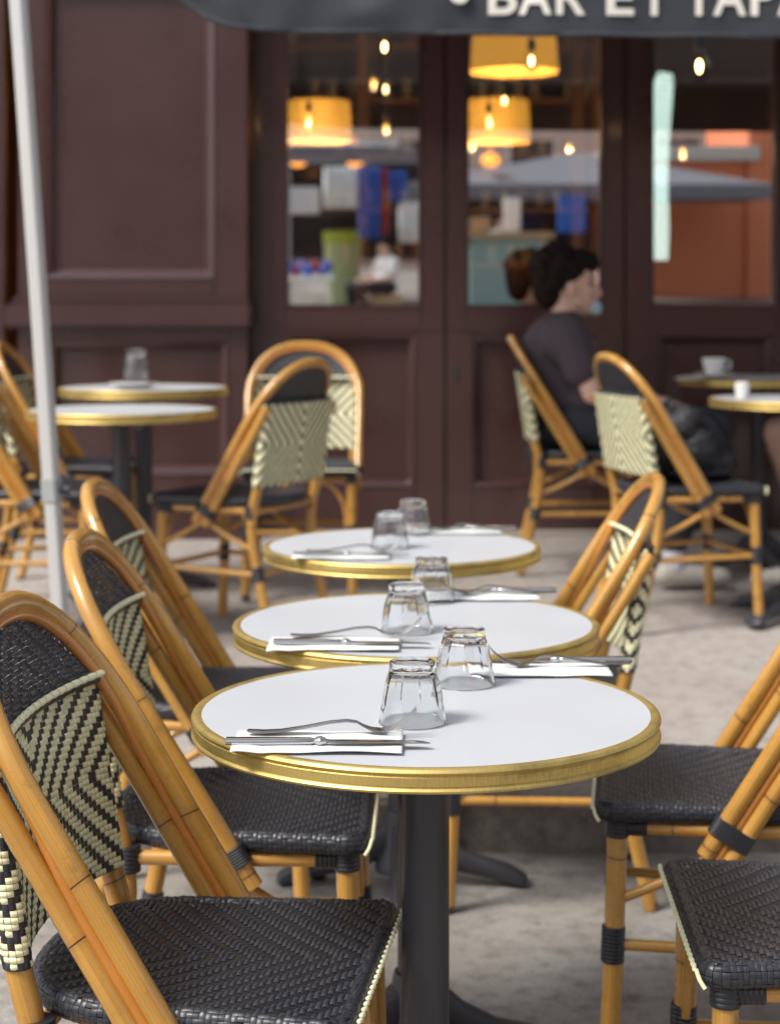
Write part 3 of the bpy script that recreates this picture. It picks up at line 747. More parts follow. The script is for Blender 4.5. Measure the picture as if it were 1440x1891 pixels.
    for s in (-1, 1):
        off = hn * .0375
        a = hp(HW * s, .765) - off; b_ = hp(HW * s * .985, .392) - off
        mb = MB(); mb.tube([a + (b_ - a) * k / 8 for k in range(9)], .0138, 14, v0=.37 + .05 * s); sr = mb.build('side_rod', 'bamboo', t)
        e = hp(HW * s * .985, .43) - hn * .017
        dirl = Vector((-SL, 0, 1)).normalized()
        bb = MB(); vs = []; fs = []; nr = 7; seg = 20
        for q in range(nr * 2 + 1):
            for k in range(seg):
                an = 2 * math.pi * k / seg; w_ = .0385 + (.0012 if q % 2 else 0); h_ = .0168 + (.0012 if q % 2 else 0)
                ca, sa = math.cos(an), math.sin(an)
                vs.append(e + dirl * (q / (nr * 2) * .03 - .015) + hn * w_ * math.copysign(abs(ca) ** .6, ca) * .93 + Vector((0, 1, 0)) * h_ * math.copysign(abs(sa) ** .6, sa))
        for q in range(nr * 2):
            for k in range(seg): fs.append((q * seg + k, q * seg + (k + 1) % seg, (q + 1) * seg + (k + 1) % seg, (q + 1) * seg + k))
        bb.add(vs, fs + [tuple(range(seg)), tuple(nr * 2 * seg + k for k in range(seg))[::-1]]); bb.build('binding', 'binding', sr)
    def wrap(parent, p0, p1, r, n=7):
        p0 = Vector(p0); p1 = Vector(p1); m_ = MB(); pts = []; rad = []
        for k in range(n * 4 + 1): pts.append(p0 + (p1 - p0) * k / (n * 4)); rad.append(r + .0011 * abs(math.sin(math.pi * k / 4)))
        m_.tube(pts, rad, 16); m_.build('binding', 'binding', parent)
    # --- legs
    for s in (-1, 1):
        mb = MB(); pf = [(.182, .187 * s, 0), (.172, .185 * s, .2), (.165, .18 * s, .43)]
        mb.tube(spline(pf, 6), .0165, 16, v0=.1 * s); lg = mb.build('leg', 'bamboo', t)
        mb = MB(); mb.tube([(.182, .187 * s, -.001), (.1815, .187 * s, .016)], .0168, 14); mb.build('foot_cap', 'binding', lg)
        wrap(lg, (.1735, .1853 * s, .205), (.1712, .1845 * s, .262), .0185, 9)
        wrap(lg, (.1665, .1815 * s, .405), (.165, .18 * s, .438), .0188, 5)
        wrap(lg, (.165, .1795 * s, .421), (.118, .1785 * s, .421), .0142, 7)
        mb = MB(); pr = [(-.245, .172 * s, 0), (-.205, .178 * s, .17), (-.172, .18 * s, .33), (-.173, .181 * s, .42), (-.192, .182 * s, .50), (-.208, .182 * s, .60), (-.232, .182 * s, .758)]
        mb.tube(spline(pr, 6), .0158, 16, v0=.16 + .07 * s); lg = mb.build('leg', 'bamboo', t)
        mb = MB(); mb.tube([(-.245, .172 * s, -.001), (-.242, .172 * s, .016)], .016, 14); mb.build('foot_cap', 'binding', lg)
        wrap(lg, (-.1665, .181 * s, .40), (-.167, .181 * s, .44), .0186, 6); wrap(lg, (-.196, .1785 * s, .205), (-.186, .1785 * s, .25), .0178, 7)
        # rail, braces, stretcher
        mb = MB(); mb.tube(spline([(.158, .18 * s, .421), (0, .184 * s, .421), (-.166, .178 * s, .421)], 6), .0115, 12); mb.build('side_rail', 'bamboo', t)
        e = hp(HW * s * .98, .40) - hn * .02 - Vector((0, .012 * s, 0))
        for q, tgt in ((0, Vector((.172, .183 * s, .30))), (1, Vector((-.176, .18 * s, .30)))):
            mb = MB(); mid = e * .55 + tgt * .45 + Vector((0, 0, -.006)); mb.tube(spline([e, mid, tgt], 6), .0085, 10); mb.build('brace', 'bamboo', t)
        mb = MB(); mb.tube([(.17, .184 * s, .232), (-.19, .178 * s, .226)], .0095, 10); mb.build('stretcher', 'bamboo', t)
        mb = MB(); mb.tube(spline([(.171, .165 * s, .25), (.168, .155 * s, .33), (.166, .115 * s, .39), (.165, .06 * s, .412)], 6), .0065, 8); mb.build('corner_arch', 'bamboo', t)
    mb = MB(); mb.tube([(.166, -.17, .421), (.166, .17, .421)], .0115, 12); mb.build('front_rail', 'bamboo', t)
    mb = MB(); mb.tube([(-.17, -.17, .421), (-.17, .17, .421)], .0115, 12); mb.build('rear_rail', 'bamboo', t)
    mb = MB(); mb.tube([(.171, -.175, .232), (.171, .175, .232)], .0095, 12); mb.build('stretcher', 'bamboo', t)
    mb = MB(); mb.tube([(-.192, -.172, .226), (-.192, .172, .226)], .0095, 12); mb.build('stretcher', 'bamboo', t)
    return t
chair0 = make_chair(); first = [True]
def chair(x, y, deg, label, group, dz=0):
    o = chair0 if first[0] else copy_tree(chair0); first[0] = False
    o.location = (x, y, gz(y) + dz if y > 4.3 else dz)
    o.rotation_euler = (0, 0, R(deg))
    if y > 4.3: o.rotation_euler = (Matrix.Rotation(math.atan(.05) * 0, 4, 'X') @ Matrix.Rotation(R(deg), 4, 'Z')).to_euler()
    tag(o, label, 'chair', group); return o
GF = 'rattan bistro chairs around the front tables'; GB = 'rattan bistro chairs by the shopfront'
chair(-.213, 2.175, -7.9, 'rattan bistro chair with large woven seat at the near left of the sharpest table', GF)
chair(-.226, 2.845, -1.5, 'rattan bistro chair second from the front in the left row', GF)
chair(-.345, 3.68, -2, 'rattan bistro chair farthest in the left row, directly behind the second one', GF)
chair(.583, 2.318, 177.5, 'rattan bistro chair at the lower right corner, only its seat and front legs in view', GF)
chair(.555, 2.985, 172, 'rattan bistro chair with its seat just behind the one in the lower right corner', GF)
chair(.300, 3.83, 180, 'rattan bistro chair tucked under the right side of the third table', GF)
chair(-1.135, 5.80, -2, 'rattan bistro chair at the left edge beside the nearer back left table', GB)
chair(-1.13, 6.36, 0, 'rattan bistro chair at the left edge farther back, mostly behind the pale pole', GB)
chair(-.493, 5.68, 152, 'rattan bistro chair with its cream woven back turned outward, right of the back left tables', GB)
chair(-.317, 6.32, -90, 'rattan bistro chair facing the street against the shopfront with broad arched back', GB)
chair(.985, 5.88, 15, 'empty rattan bistro chair holding a black bag, before the seated young man', GB)
chair(.742, 6.74, -3, 'rattan bistro chair that the young man in the plum T-shirt sits on', GB)

# ================================================================== TABLE
def make_table():
    t = empty('bistro_table'); r = .3
    mb = MB(); mb.lathe([(.0001, .738), (r - .012, .738), (r - .0118, .732), (.0001, .732)], n=160); mb.build('tabletop', 'laminate', t)
    prof = [(r - .0124, .7385), (r - .0095, .7400), (r - .0035, .7398), (r + .0, .7378), (r + .0012, .735), (r - .0002, .7325), (r - .0016, .7316),
            (r - .0018, .7305), (r - .0008, .7295), (r - .0008, .7195), (r - .0018, .7186), (r - .0016, .7176), (r + .0, .7165), (r + .0012, .7145), (r + .0003, .712), (r - .003, .7107), (r - .012, .7107), (r - .0124, .72)]
    prof = [(a, b - .0006) for a, b in prof]
    mb = MB(); mb.lathe(prof, n=200, closed=True); mb.build('brass_edge', 'brass', t)
    mb = MB(); mb.lathe([(.0001, .7105), (.285, .7105), (.285, .7315), (.0001, .7315)], n=80); mb.build('under_panel', 'cast_iron', t)
    mb = MB(); mb.lathe([(.03, .06), (.0305, .12), (.0305, .70), (.0305, .7105)], n=40); mb.lathe([(.0306, .69), (.05, .70), (.055, .7104)], n=40); mb.build('column', 'cast_iron', t)
    mb = MB(); mb.lathe([(.0001, .165), (.036, .165), (.04, .15), (.042, .09), (.06, .05), (.06, .035), (.0001, .035)], n=32)
    bs = mb.build('base_hub', 'cast_iron', t)
    for k in range(4):
        a = math.pi / 2 * k + .12; ca, sa = math.cos(a), math.sin(a); vs = []; fs = []
        sec = [(.03, .11, .024, .045), (.08, .075, .022, .034), (.14, .05, .022, .024), (.2, .036, .024, .02), (.235, .024, .03, .02), (.262, .014, .034, .013), (.272, .012, .02, .008)]
        n = 12
        for rr_, zc, wv, hv in sec:
            for q in range(n):
                an = 2 * math.pi * q / n; c_, s_ = math.cos(an), math.sin(an)
                yy = wv * math.copysign(abs(c_) ** .7, c_); zz = max(zc + hv * math.copysign(abs(s_) ** .7, s_), 0.0005)
                vs.append((rr_ * ca - yy * sa, rr_ * sa + yy * ca, zz))
        for i in range(len(sec) - 1):
            for q in range(n): fs.append((i * n + q, i * n + (q + 1) % n, (i + 1) * n + (q + 1) % n, (i + 1) * n + q))
        fs.append(tuple((len(sec) - 1) * n + q for q in range(n)))
        mb = MB(); mb.add(vs, fs); mb.build('base_foot', 'cast_iron', t)
    for sx in (-1, 1):
        mb = MB(); mb.box(sx * .047 - .012, sx * .047 + .012, -.095, -.06, .7, .7104, .001)
        mb.tube(spline([(sx * .05, -.09, .708), (sx * .054, -.094, .697), (sx * .05, -.094, .683), (sx * .045, -.09, .69)], 5), .002, 8); mb.build('clip', 'steel', t)
    return t
tab0 = make_table(); ft = [True]
def table(x, y, rz, label, group):
    o = tab0 if ft[0] else copy_tree(tab0); ft[0] = False
    o.location = (x, y, gz(y)); o.rotation_euler = (0, 0, R(rz)); tag(o, label, 'table', group); return o
GT = 'front row of round bistro tables'; GU = 'round bistro tables by the shopfront'
table(.046, 2.27, 0, 'nearest white round bistro table with brass edge and black column', GT)
table(.043, 2.89, 7, 'second white round bistro table, directly behind the nearest one', GT)
table(.026, 3.82, -8, 'third white round bistro table, farthest of the front row', GT)
table(-.848, 5.56, 10, 'nearer of the two round bistro tables at the back left, behind the pole', GU)
table(-.88, 6.28, 20, 'farther back left bistro table carrying an upturned glass, by the pilaster', GU)
table(1.375, 5.9, 35, 'nearer round bistro table at the back right, cut by the edge', GU)
table(1.4, 6.68, 5, 'farther back right bistro table with the white coffee cup', GU)

# ================================================================== TABLEWARE
def make_tumbler():
    def fac(a, z, r):
        k = 9; w_ = math.exp(-((z - .045) / .024) ** 4)
        aa = (a % (2 * math.pi / k)) - math.pi / k
        poly = math.cos(math.pi / k) / math.cos(aa)
        return 1 - w_ * (1 - poly * 1.02)
    o = [(.0415, .0003), (.0425, .001), (.0423, .006), (.0412, .012), (.0398, .019), (.0388, .022), (.0378, .03), (.0362, .04), (.0340, .05), (.0315, .059), (.0298, .065), (.0292, .070), (.0292, .0745), (.0285, .0765), (.027, .0768), (.0235, .0755), (.010, .0745), (.0003, .0743)]
    i = [(.0003, .0655), (.018, .0652), (.0235, .0635), (.0262, .0595), (.0285, .054), (.0312, .045), (.0332, .036), (.035, .028), (.0372, .018), (.0388, .009), (.0402, .001)]
    t = MB(); t.lathe(o + i, n=90, fn=fac, closed=True)
    return t.build('tumbler', 'tumbler_glass', sharp=27)
def loft(secs, n=12, pw=.8):
    mb = MB(); vs = []; fs = []
    for x, y, z, w_, h_ in secs:
        for q in range(n):
            an = 2 * math.pi * q / n; c_, s_ = math.cos(an), math.sin(an)
            vs.append((x, y + w_ * math.copysign(abs(c_) ** pw, c_), z + h_ * math.copysign(abs(s_) ** pw, s_)))
    for i in range(len(secs) - 1):
        for q in range(n): fs.append((i * n + q, i * n + (q + 1) % n, (i + 1) * n + (q + 1) % n, (i + 1) * n + q))
    fs.append(tuple(range(n))[::-1]); fs.append(tuple((len(secs) - 1) * n + q for q in range(n))); mb.add(vs, fs); return mb
def make_knife():
    t = empty('table_knife')
    mb = loft([(-.12, 0, .0045, .006, .003), (-.1195, 0, .0045, .0095, .0042), (-.09, 0, .0045, .0092, .0042), (-.04, 0, .0045, .0075, .0042), (-.020, 0, .0045, .006, .004), (-.016, 0, .0045, .0042, .0032), (-.013, 0, .0047, .0062, .0045), (-.009, 0, .005, .0082, .005), (-.005, 0, .0047, .0062, .0045), (-.002, 0, .0045, .0045, .0032)], 16)
    mb.build('handle', 'steel', t)
    mb = loft([(-.002, 0, .0045, .0048, .0022), (.004, .0005, .0042, .0068, .0013), (.02, .001, .004, .0085, .001), (.07, .001, .0036, .009, .0009), (.1, .0005, .0033, .0082, .0008), (.112, -.001, .0032, .006, .0007), (.119, -.004, .0031, .0025, .0005), (.1205, -.006, .0031, .0008, .0003)], 12, 1)
    mb.build('blade', 'steel_brushed', t); return t
def make_fork():
    t = empty('table_fork')
    mb = loft([(-.1, 0, .0052, .003, .001), (-.098, 0, .005, .0078, .0016), (-.08, 0, .0038, .0092, .0018), (-.06, 0, .0045, .0082, .0018), (-.03, 0, .009, .0055, .0019), (0, 0, .0145, .0034, .0021), (.02, 0, .0162, .003, .0021), (.032, 0, .0145, .0038, .0018), (.041, 0, .0095, .0075, .0014), (.05, 0, .006, .0112, .0012), (.06, 0, .0045, .0122, .0011), (.066, 0, .0045, .0122, .0011)], 14, 1)
    mb.build('handle', 'steel_brushed', t)
    mb = MB()
    for k in range(4):
        y = -.0103 + .0206 * k / 3
        mb.tube(spline([(.063, y * .98, .0046), (.075, y, .0075), (.088, y, .0145), (.099, y * .95, .0245), (.104, y * .93, .031)], 5), [.0018 - .0011 * q / 20 for q in range(21)], 8, sx=.7)
    mb.build('tines', 'steel_brushed', t); return t
def make_napkin(seed, lift):
    t = MB(); nx, ny = 40, 20; w_, h_ = .2, .1
    def z(x, y, top): 
        e = .0012 * math.sin(x * 38 + seed) * (.4 + abs(y) * 9) + .0008 * math.sin(y * 90 + seed * 2)
        z = .0016 + abs(e)
        if lift and x < -.06 and y < -.02: z += .004 * math.sin((x + .06) * 45) ** 2
        return z + (.0016 if top else 0)
    vs = []; fs = []
    for i in range(nx + 1):
        for j in range(ny + 1):
            x = -w_ / 2 + w_ * i / nx; y = -h_ / 2 + h_ * j / ny
            vs.append((x, y + .0016 * math.sin(x * 40 + seed), z(x, y, True)))
    for i in range(nx):
        for j in range(ny): a = i * (ny + 1) + j; fs.append((a, a + ny + 1, a + ny + 2, a + 1))
    t.add(vs, fs)
    o = t.build('paper_napkin', 'paper'); s_ = o.modifiers.new('t', 'SOLIDIFY'); s_.thickness = .0013; s_.offset = -1
    return o
TZ = .7388
tb0 = make_tumbler(); kn0 = make_knife(); fk0 = make_fork(); used = set()
def put(proto, loc, rz, label, cat, group, rx=0, ry=0):
    o = proto if proto.name not in used else copy_tree(proto)
    used.add(proto.name); used.add(o.name)
    o.location = loc; o.rotation_euler = (rx, ry, rz); tag(o, label, cat, group); return o
GG = 'upturned tumblers on the front tables'
put(tb0, (.028, 2.196, TZ - .0004), .1, 'upturned clear tumbler on the nearest table, beside the fork tip', 'glass', GG)
put(tb0, (.102, 2.416, TZ - .0004), .5, 'upturned clear tumbler at the back of the nearest table', 'glass', GG)
put(tb0, (.027, 2.805, TZ - .0004), .3, 'upturned tumbler at the front of the second table', 'glass', GG)
put(tb0, (.073, 3.095, TZ - .0004), .8, 'upturned tumbler at the back of the second table', 'glass', GG)
put(tb0, (0, 3.775, TZ - .0004), .2, 'upturned tumbler at the front of the third table', 'glass', GG)
put(tb0, (.052, 4.01, TZ - .0004), .6, 'upturned tumbler at the back of the third table', 'glass', GG)
names = {0: 'nearest', 1: 'second', 2: 'third'}
SETS = [  # (table, side, napkin centre, rot, knife, knife rot, fork, fork rot)
    (0, 'left', (-.085, 2.085), -.02, (-.073, 2.066), 0.0, (-.072, 2.118), .035),
    (0, 'right', (.212, 2.505), 3.14 + .0, (.23, 2.543), 3.14 + .0, (.245, 2.512), 3.2),
    (1, 'left', (-.085, 2.69), -.03, (-.058, 2.675), -.02, (-.055, 2.735), 0.03),
    (1, 'right', (.165, 3.14), 3.14 + .02, (.18, 3.165), 3.14 - .03, (.195, 3.14), 3.2),
    (2, 'left', (-.1, 3.64), .0, (-.08, 3.63), .03, (-.075, 3.675), .02),
    (2, 'right', (.155, 4.04), 3.14, (.17, 4.055), 3.14, (.185, 4.03), 3.2)]
TC = [(.046, 2.27), (.043, 2.89), (.026, 3.82)]
for ti, side, npn, nr_, kp, kr, fp_, fr in SETS:
    o = make_napkin(ti * 1.7 + (side == 'right'), side == 'left')
    if side == 'left':
        for v in o.data.vertices:
            wx = npn[0] + v.co.x * math.cos(nr_) - v.co.y * math.sin(nr_) - TC[ti][0]; wy = npn[1] + v.co.x * math.sin(nr_) + v.co.y * math.cos(nr_) - TC[ti][1]
            q = math.hypot(wx, wy) - .299
            if q > 0: v.co.z += -.12 * q - 2 * q * q
    o.location = (*npn, TZ + .0004); o.rotation_euler = (0, 0, nr_)
    tag(o, f'folded white paper napkin on the {side} of the {names[ti]} table under the cutlery', 'napkin', 'paper napkins on the front tables')
    put(kn0, (*kp, TZ + .0042), kr, f'steel table knife on the napkin at the {side} of the {names[ti]} table', 'knife', 'table knives on the front tables')
    put(fk0, (*fp_, TZ + .004), fr, f'steel fork with raised tines on the napkin at the {side} of the {names[ti]} table', 'fork', 'forks on the front tables')
# back tables
z1 = gz(6.28) + TZ
g7 = put(tb0, (*P(252, 700, 6.2).to_2d(), z1 + .022), .4, 'upturned tumbler standing on a white dish at the back left', 'glass', 'tableware at the back tables'); g7.scale = (1.15, 1.15, 1.5)
mb = MB(); mb.lathe([(.0001, .004), (.05, .004), (.085, .016), (.088, .02), (.084, .02), (.05, .0085), (.0001, .008)], n=40)
o = mb.build('dish', 'porcelain'); o.location = (*P(247, 712, 6.2).to_2d(), z1); tag(o, 'cream dish under the upturned tumbler at the back left', 'dish')
z2 = gz(6.68) + TZ; cc = P(1318, 700, 6.58)
t = tag(empty('coffee_cup', (cc.x, cc.y, z2 + .0115)), 'white coffee cup standing on its saucer at the back right', 'cup'); mb = MB()
mb.lathe([(.0001, .0), (.028, 0), (.032, .008), (.046, .035), (.053, .075), (.05, .075), (.043, .035), (.028, .01), (.0001, .008)], n=36); mb.build('cup_body', 'porcelain', t)
mb = MB(); mb.tube(spline([(.046, 0, .062), (.07, 0, .06), (.07, 0, .035), (.044, 0, .028)], 5), .004, 8); mb.build('handle', 'porcelain', t)
mb = MB(); mb.lathe([(.0001, .002), (.04, .002), (.075, .012), (.078, .015), (.04, .006), (.0001, .006)], n=36); t.scale = (.86, .86, .86); o = mb.build('saucer', 'porcelain'); o.location = (cc.x, cc.y, z2 + .003); tag(o, 'white saucer under the coffee cup', 'saucer')
c2 = P(1370, 720, 5.85)
mb = MB(); mb.lathe([(.0001, 0), (.018, 0), (.024, .03), (.024, .055), (.02, .055), (.0001, .01)], n=30); o = mb.build('milk_jug', 'porcelain'); o.location = (c2.x, c2.y, gz(5.9) + TZ + .001)
tag(o, 'small white jug on the nearer back right table', 'jug')
mb = MB(); mb.box(-.05, .05, -.035, .035, 0, .003, .001); o = mb.build('receipt_tray', ['tag_white']); c3 = P(1272, 695, 6.5); o.location = (c3.x, c3.y, z2 + .001)
tag(o, 'small pale tray at the left rim of the farther back right table', 'tray')
# dry leaf beside third table's foot
mb = MB(); vs = [(math.cos(a) * .022 * (1 + .2 * math.cos(3 * a)), math.sin(a) * .014, .004 + .005 * abs(math.sin(a * 1.5))) for a in [2 * math.pi * k / 16 for k in range(16)]]
mb.add(vs + [(0, 0, .002)], [(k, (k + 1) % 16, 16) for k in range(16)]); o = mb.build('dry_leaf', 'dry_leaf'); o.location = (.258, 3.915, .002); o.modifiers.new('t', 'SOLIDIFY').thickness = .0008
tag(o, 'orange dry leaf on the road by the foot of the third table', 'leaf')

# ================================================================== PEOPLE
def person(loc, rz, label, tee='tee_plum', legs='trousers_dark', shorts=False, mask=True, hairv=1.0, shoe='shoe_offwhite', splay=False):
    def KN(s): return Vector((.41, -.2, .535)) if splay and s < 0 else Vector((.40 - .03 * (s > 0), .13 * s, .535))
    def AN(s, z): return Vector((.23, -.4, z)) if splay and s < 0 else Vector((.29 + .06 * s, .12 * s, z))
    t = tag(empty('person', loc, rz), label, 'person')
    hip = Vector((-.10, 0, .56)); neck = Vector((-.125, 0, .955)); head = Vector((-.1, 0, 1.07))
    b = MB()
    # head, face
    b.ell(head + Vector((-.012, 0, .03)), (.095, .076, .095)); b.ell(head + Vector((.03, 0, -.035)), (.062, .058, .082))
    b.ell(head + Vector((.068, 0, -.093)), (.024, .024, .022)); b.ell(head + Vector((.072, 0, .035)), (.022, .05, .022))
    b.cap(head + Vector((.088, 0, .012)), head + Vector((.108, 0, -.027)), .009, .013, 10); b.ell(head + Vector((.098, 0, -.034)), (.014, .016, .009))
    b.ell(head + Vector((.088, 0, -.058)), (.012, .024, .007)); b.ell(head + Vector((.086, 0, -.071)), (.012, .021, .007))
    for s in (-1, 1):
        b.ell(head + Vector((-.008, .078 * s, -.012)), (.018, .009, .031)); b.ell(head + Vector((.055, .035 * s, -.02)), (.03, .025, .025))
        b.cap(head + Vector((.02, .05 * s, -.06)), head + Vector((.06, .015 * s, -.092)), .02, .02)
    b.cap(neck + Vector((-.005, 0, -.03)), head + Vector((-.02, 0, -.05)), .056, .052)
    # torso core
    b.cap(hip, Vector((-.14, 0, .82)), .12, .125); b.cap((-.13, -.13, .865), (-.13, .13, .865), .075, .075)
    hands = []
    for s in (-1, 1):
        sh = Vector((-.12, .185 * s, .885)); el = Vector((-.045, .235 * s, .67)); wr = Vector((.19, .15 * s, .635))
        b.cap(sh, el, .052, .04); b.cap(el, wr, .041, .026)
        pm = wr + Vector((.05, -.01 * s, -.012)); b.cap(wr, pm, .026, .03); b.ell(pm + Vector((.02, 0, -.003)), (.045, .038, .015))
        for k in range(4):
            y0 = (k - 1.5) * .019; ln = (.068, .078, .073, .058)[k]
            a0 = pm + Vector((.055, y0, -.002)); a1 = a0 + Vector((ln * .5, y0 * .1, -.008)); a2 = a1 + Vector((ln * .35, 0, -.022))
            b.cap(a0, a1, .0092, .0085, 8); b.cap(a1, a2, .0085, .007, 8)
        a0 = pm + Vector((.0, -.03 * s, 0)); a1 = a0 + Vector((.03, -.022 * s, -.004)); a2 = a1 + Vector((.028, -.002 * s, -.006)); b.cap(a0, a1, .012, .01, 8); b.cap(a1, a2, .01, .008, 8)
        kn = KN(s); an = AN(s, .09)
        b.cap(hip + Vector((.02, .09 * s, -.01)), kn, .088, .062); b.cap(kn, kn * .55 + an * .45, .06, .057); b.cap(kn * .55 + an * .45, an, .055, .036)
        b.cap(an, an + Vector((.0, 0, -.03)), .036, .034)
    fuse(b, 'body', 'skin', t, .006, 4)
    # T-shirt
    b = MB(); b.cap(hip + Vector((-.01, 0, 0)), (-.15, 0, .83), .132, .138); b.cap((-.14, -.14, .86), (-.14, .14, .86), .092, .092); b.cap((-.05, -.07, .62), (-.05, .07, .62), .1, .1)
    b.cap((-.13, 0, .885), (-.124, 0, .94), .1, .066)
    for s in (-1, 1):
        b.cap((-.125, .168 * s, .885), (-.085, .216 * s, .755), .077, .068)
    fuse(b, 'shirt', tee, t, .009, 6)
    # legs
    b = MB(); b.ell(hip + Vector((-.01, 0, -.02)), (.15, .175, .11))
    for s in (-1, 1):
        kn = KN(s); an = AN(s, .16); hp_ = hip + Vector((.02, .09 * s, -.01))
        if shorts: b.cap(hp_, hp_ * .25 + kn * .75, .105, .09)
        else: b.cap(hp_, kn, .105, .082); b.cap(kn, an, .08, .06); b.cap(an, an - Vector((0, 0, .01)), .06, .058)
    fuse(b, 'shorts' if shorts else 'trousers', legs, t, .009, 6)
    # shoes and socks
    for s in (-1, 1):
        an = AN(s, .075)
        b = MB(); b.cap(an + Vector((-.03, 0, -.045)), an + Vector((.13, 0, -.055)), .045, .036); b.ell(an + Vector((.15, 0, -.056)), (.055, .045, .032)); b.cap(an + Vector((-.01, 0, -.03)), an + Vector((.0, 0, .0)), .045, .042)
        b.box(an.x - .065, an.x + .18, an.y - .038, an.y + .038, .004, .022, .008); sho = fuse(b, 'shoe', shoe, t, .006, 3)
        b = MB(); b.tube([an + Vector((0, 0, -.03)), an + Vector((0, 0, .05))], [.046, .042], 16); b.build('sock', 'sock_white', sho)
    # hair: many curls
    b = MB(); rr_ = random.Random(3)
    for k in range(260):
        u = rr_.uniform(-1, 1); a = rr_.uniform(0, 2 * math.pi); st_ = math.sqrt(1 - u * u); d = Vector((st_ * math.cos(a), st_ * math.sin(a), u))
        if d.z < -.1 and d.x > -.2: continue
        if d.x > .62 and d.z < .5: continue
        if d.z < -.62: continue
        base = head + Vector((-.03, 0, .045)); e = base + Vector((d.x * .105, d.y * .088, d.z * .10)) * (1 + .12 * hairv * rr_.random())
        if d.z > .1: e += Vector((-.01, 0, .022 * hairv))
        if d.x < -.2: e += Vector((-.02 * hairv, 0, 0))
        b.ell(e, [rr_.uniform(.013, .021)] * 3, 8, 6)
    b.ell(head + Vector((-.042, 0, .055)), (.115, .09, .1)); b.ell(head + Vector((.035, 0, .1)), (.07, .072, .045)); b.ell(head + Vector((.07, 0, .085)), (.04, .055, .035)); b.ell(head + Vector((-.085, 0, .0)), (.065, .07, .09))
    fuse(b, 'hair', 'hair_dark', t, .006, 1)
    for s in (-1, 1):
        b = MB(); b.ell(head + Vector((.072, .03 * s, .008)), (.009, .012, .007), 10, 8); b.build('eye', 'eye_dark', t)
        b = MB(); b.tube(spline([head + Vector((.088, .012 * s, .03)), head + Vector((.086, .032 * s, .034)), head + Vector((.072, .052 * s, .028))], 4), .004, 6); b.build('eyebrow', 'hair_dark', t)
    b = MB(); b.tube(spline([head + Vector((.094, -.02, -.064)), head + Vector((.102, 0, -.064)), head + Vector((.094, .02, -.064))], 4), .0035, 6); b.build('lips', 'lips', t)
    if mask:
        b = MB(); b.ell(head + Vector((.092, 0, -.085)), (.026, .04, .03), 16, 10); b.build('mask', 'mask_blue', t)['label'] = 'pale blue face mask pulled down to the chin'
    return t
gp = gz(6.5)
person((.795, 6.74, gz(6.74) + .012), 0, 'young man with dark curly hair and plum T-shirt seated in profile', hairv=.35, splay=True)
person((1.87, 6.55, gz(6.5)), math.pi, 'person in dark shorts seated beyond the right edge, only a knee showing', shorts=True, mask=False, tee='cloth_white', hairv=.6)
chair(1.95, 6.55, 180, 'rattan bistro chair under the person beyond the right edge', GB)

# black bag on chair
bagc = P(1262, 900, 5.95)
t = tag(empty('backpack', (1.02, 5.96, gz(5.9) + .466), R(24)), 'black glossy backpack slumped on the empty chair seat', 'bag')
b = MB(); b.ell((-.02, 0, .13), (.11, .14, .135)); b.ell((-.075, 0, .22), (.075, .12, .09)); b.ell((.06, 0, .07), (.09, .13, .075)); b.ell((-.05, -.05, .27), (.05, .06, .05)); b.box(-.1, .11, -.12, .12, .0, .05, .02)
fuse(b, 'bag_body', 'bag_black', t, .008, 3)
for s in (-1, 1):
    b = MB(); b.tube(spline([(-.07, .06 * s, .31), (.03, .075 * s, .28), (.1, .08 * s, .17), (.135, .08 * s, .05)], 6), .012, 8, sx=.4); b.build('strap', 'bag_black', t)
b = MB(); b.tube(spline([(-.1, -.04, .30), (-.09, -.01, .345), (-.08, .04, .31)], 5), .008, 8); b.build('handle', 'bag_black', t)

t.scale = (1, .95, .78)
# ================================================================== STREET BEHIND (seen mirrored in the glass)
def bldg(x0, x1, y0, y1, z1, m, label, wins=True, gable=None):
    t = tag(empty('building', ((x0 + x1) / 2, y1, 0)), label, 'building'); cx = (x0 + x1) / 2
    mb = MB(); mb.box(x0 - cx, x1 - cx, y0 - y1, 0, 0, z1)
    mb.build('wall', m, t, smooth=False)
    mb = MB(); mb.box(x0 - cx - .2, x1 - cx + .2, y0 - y1, .25, z1, z1 + .25, .03); mb.build('cornice', 'render_beige', t)
    if wins:
        x = x0 + 1.2
        while x < x1 - 1.4:
            z = 2.0
            while z < z1 - 2:
                mb = MB(); mb.box(x - cx, x + 1 - cx, .0, .05, z, z + 1.7, .01); mb.build('window', 'dark_window_backdrop', t)
                mb = MB()
                mb.box(x - cx - .08, x - cx - .002, 0, .09, z - .08, z + 1.78); mb.box(x + 1.002 - cx, x + 1.08 - cx, 0, .09, z - .08, z + 1.78); mb.box(x - cx - .15, x + 1.15 - cx, 0, .14, z - .2, z - .082)
                mb.build('window_frame', 'cloth_white', t, smooth=False); z += 3
            x += 2.6
bldg(3.9, 5.9, -18, -14.2, 2.75, 'render_orange', 'low orange rendered building across the street, mirrored in the right glass', False)
bldg(5.92, 14, -18, -14.1, 8, 'render_orange', 'tall orange rendered building across the street', False)
bldg(-14, 4.9, -30, -26, 10, 'render_beige', 'long beige building across the street, mirrored in the glass')
bldg(5, 18, -30, -26, 11, 'render_beige', 'beige building behind the orange ones across the street')
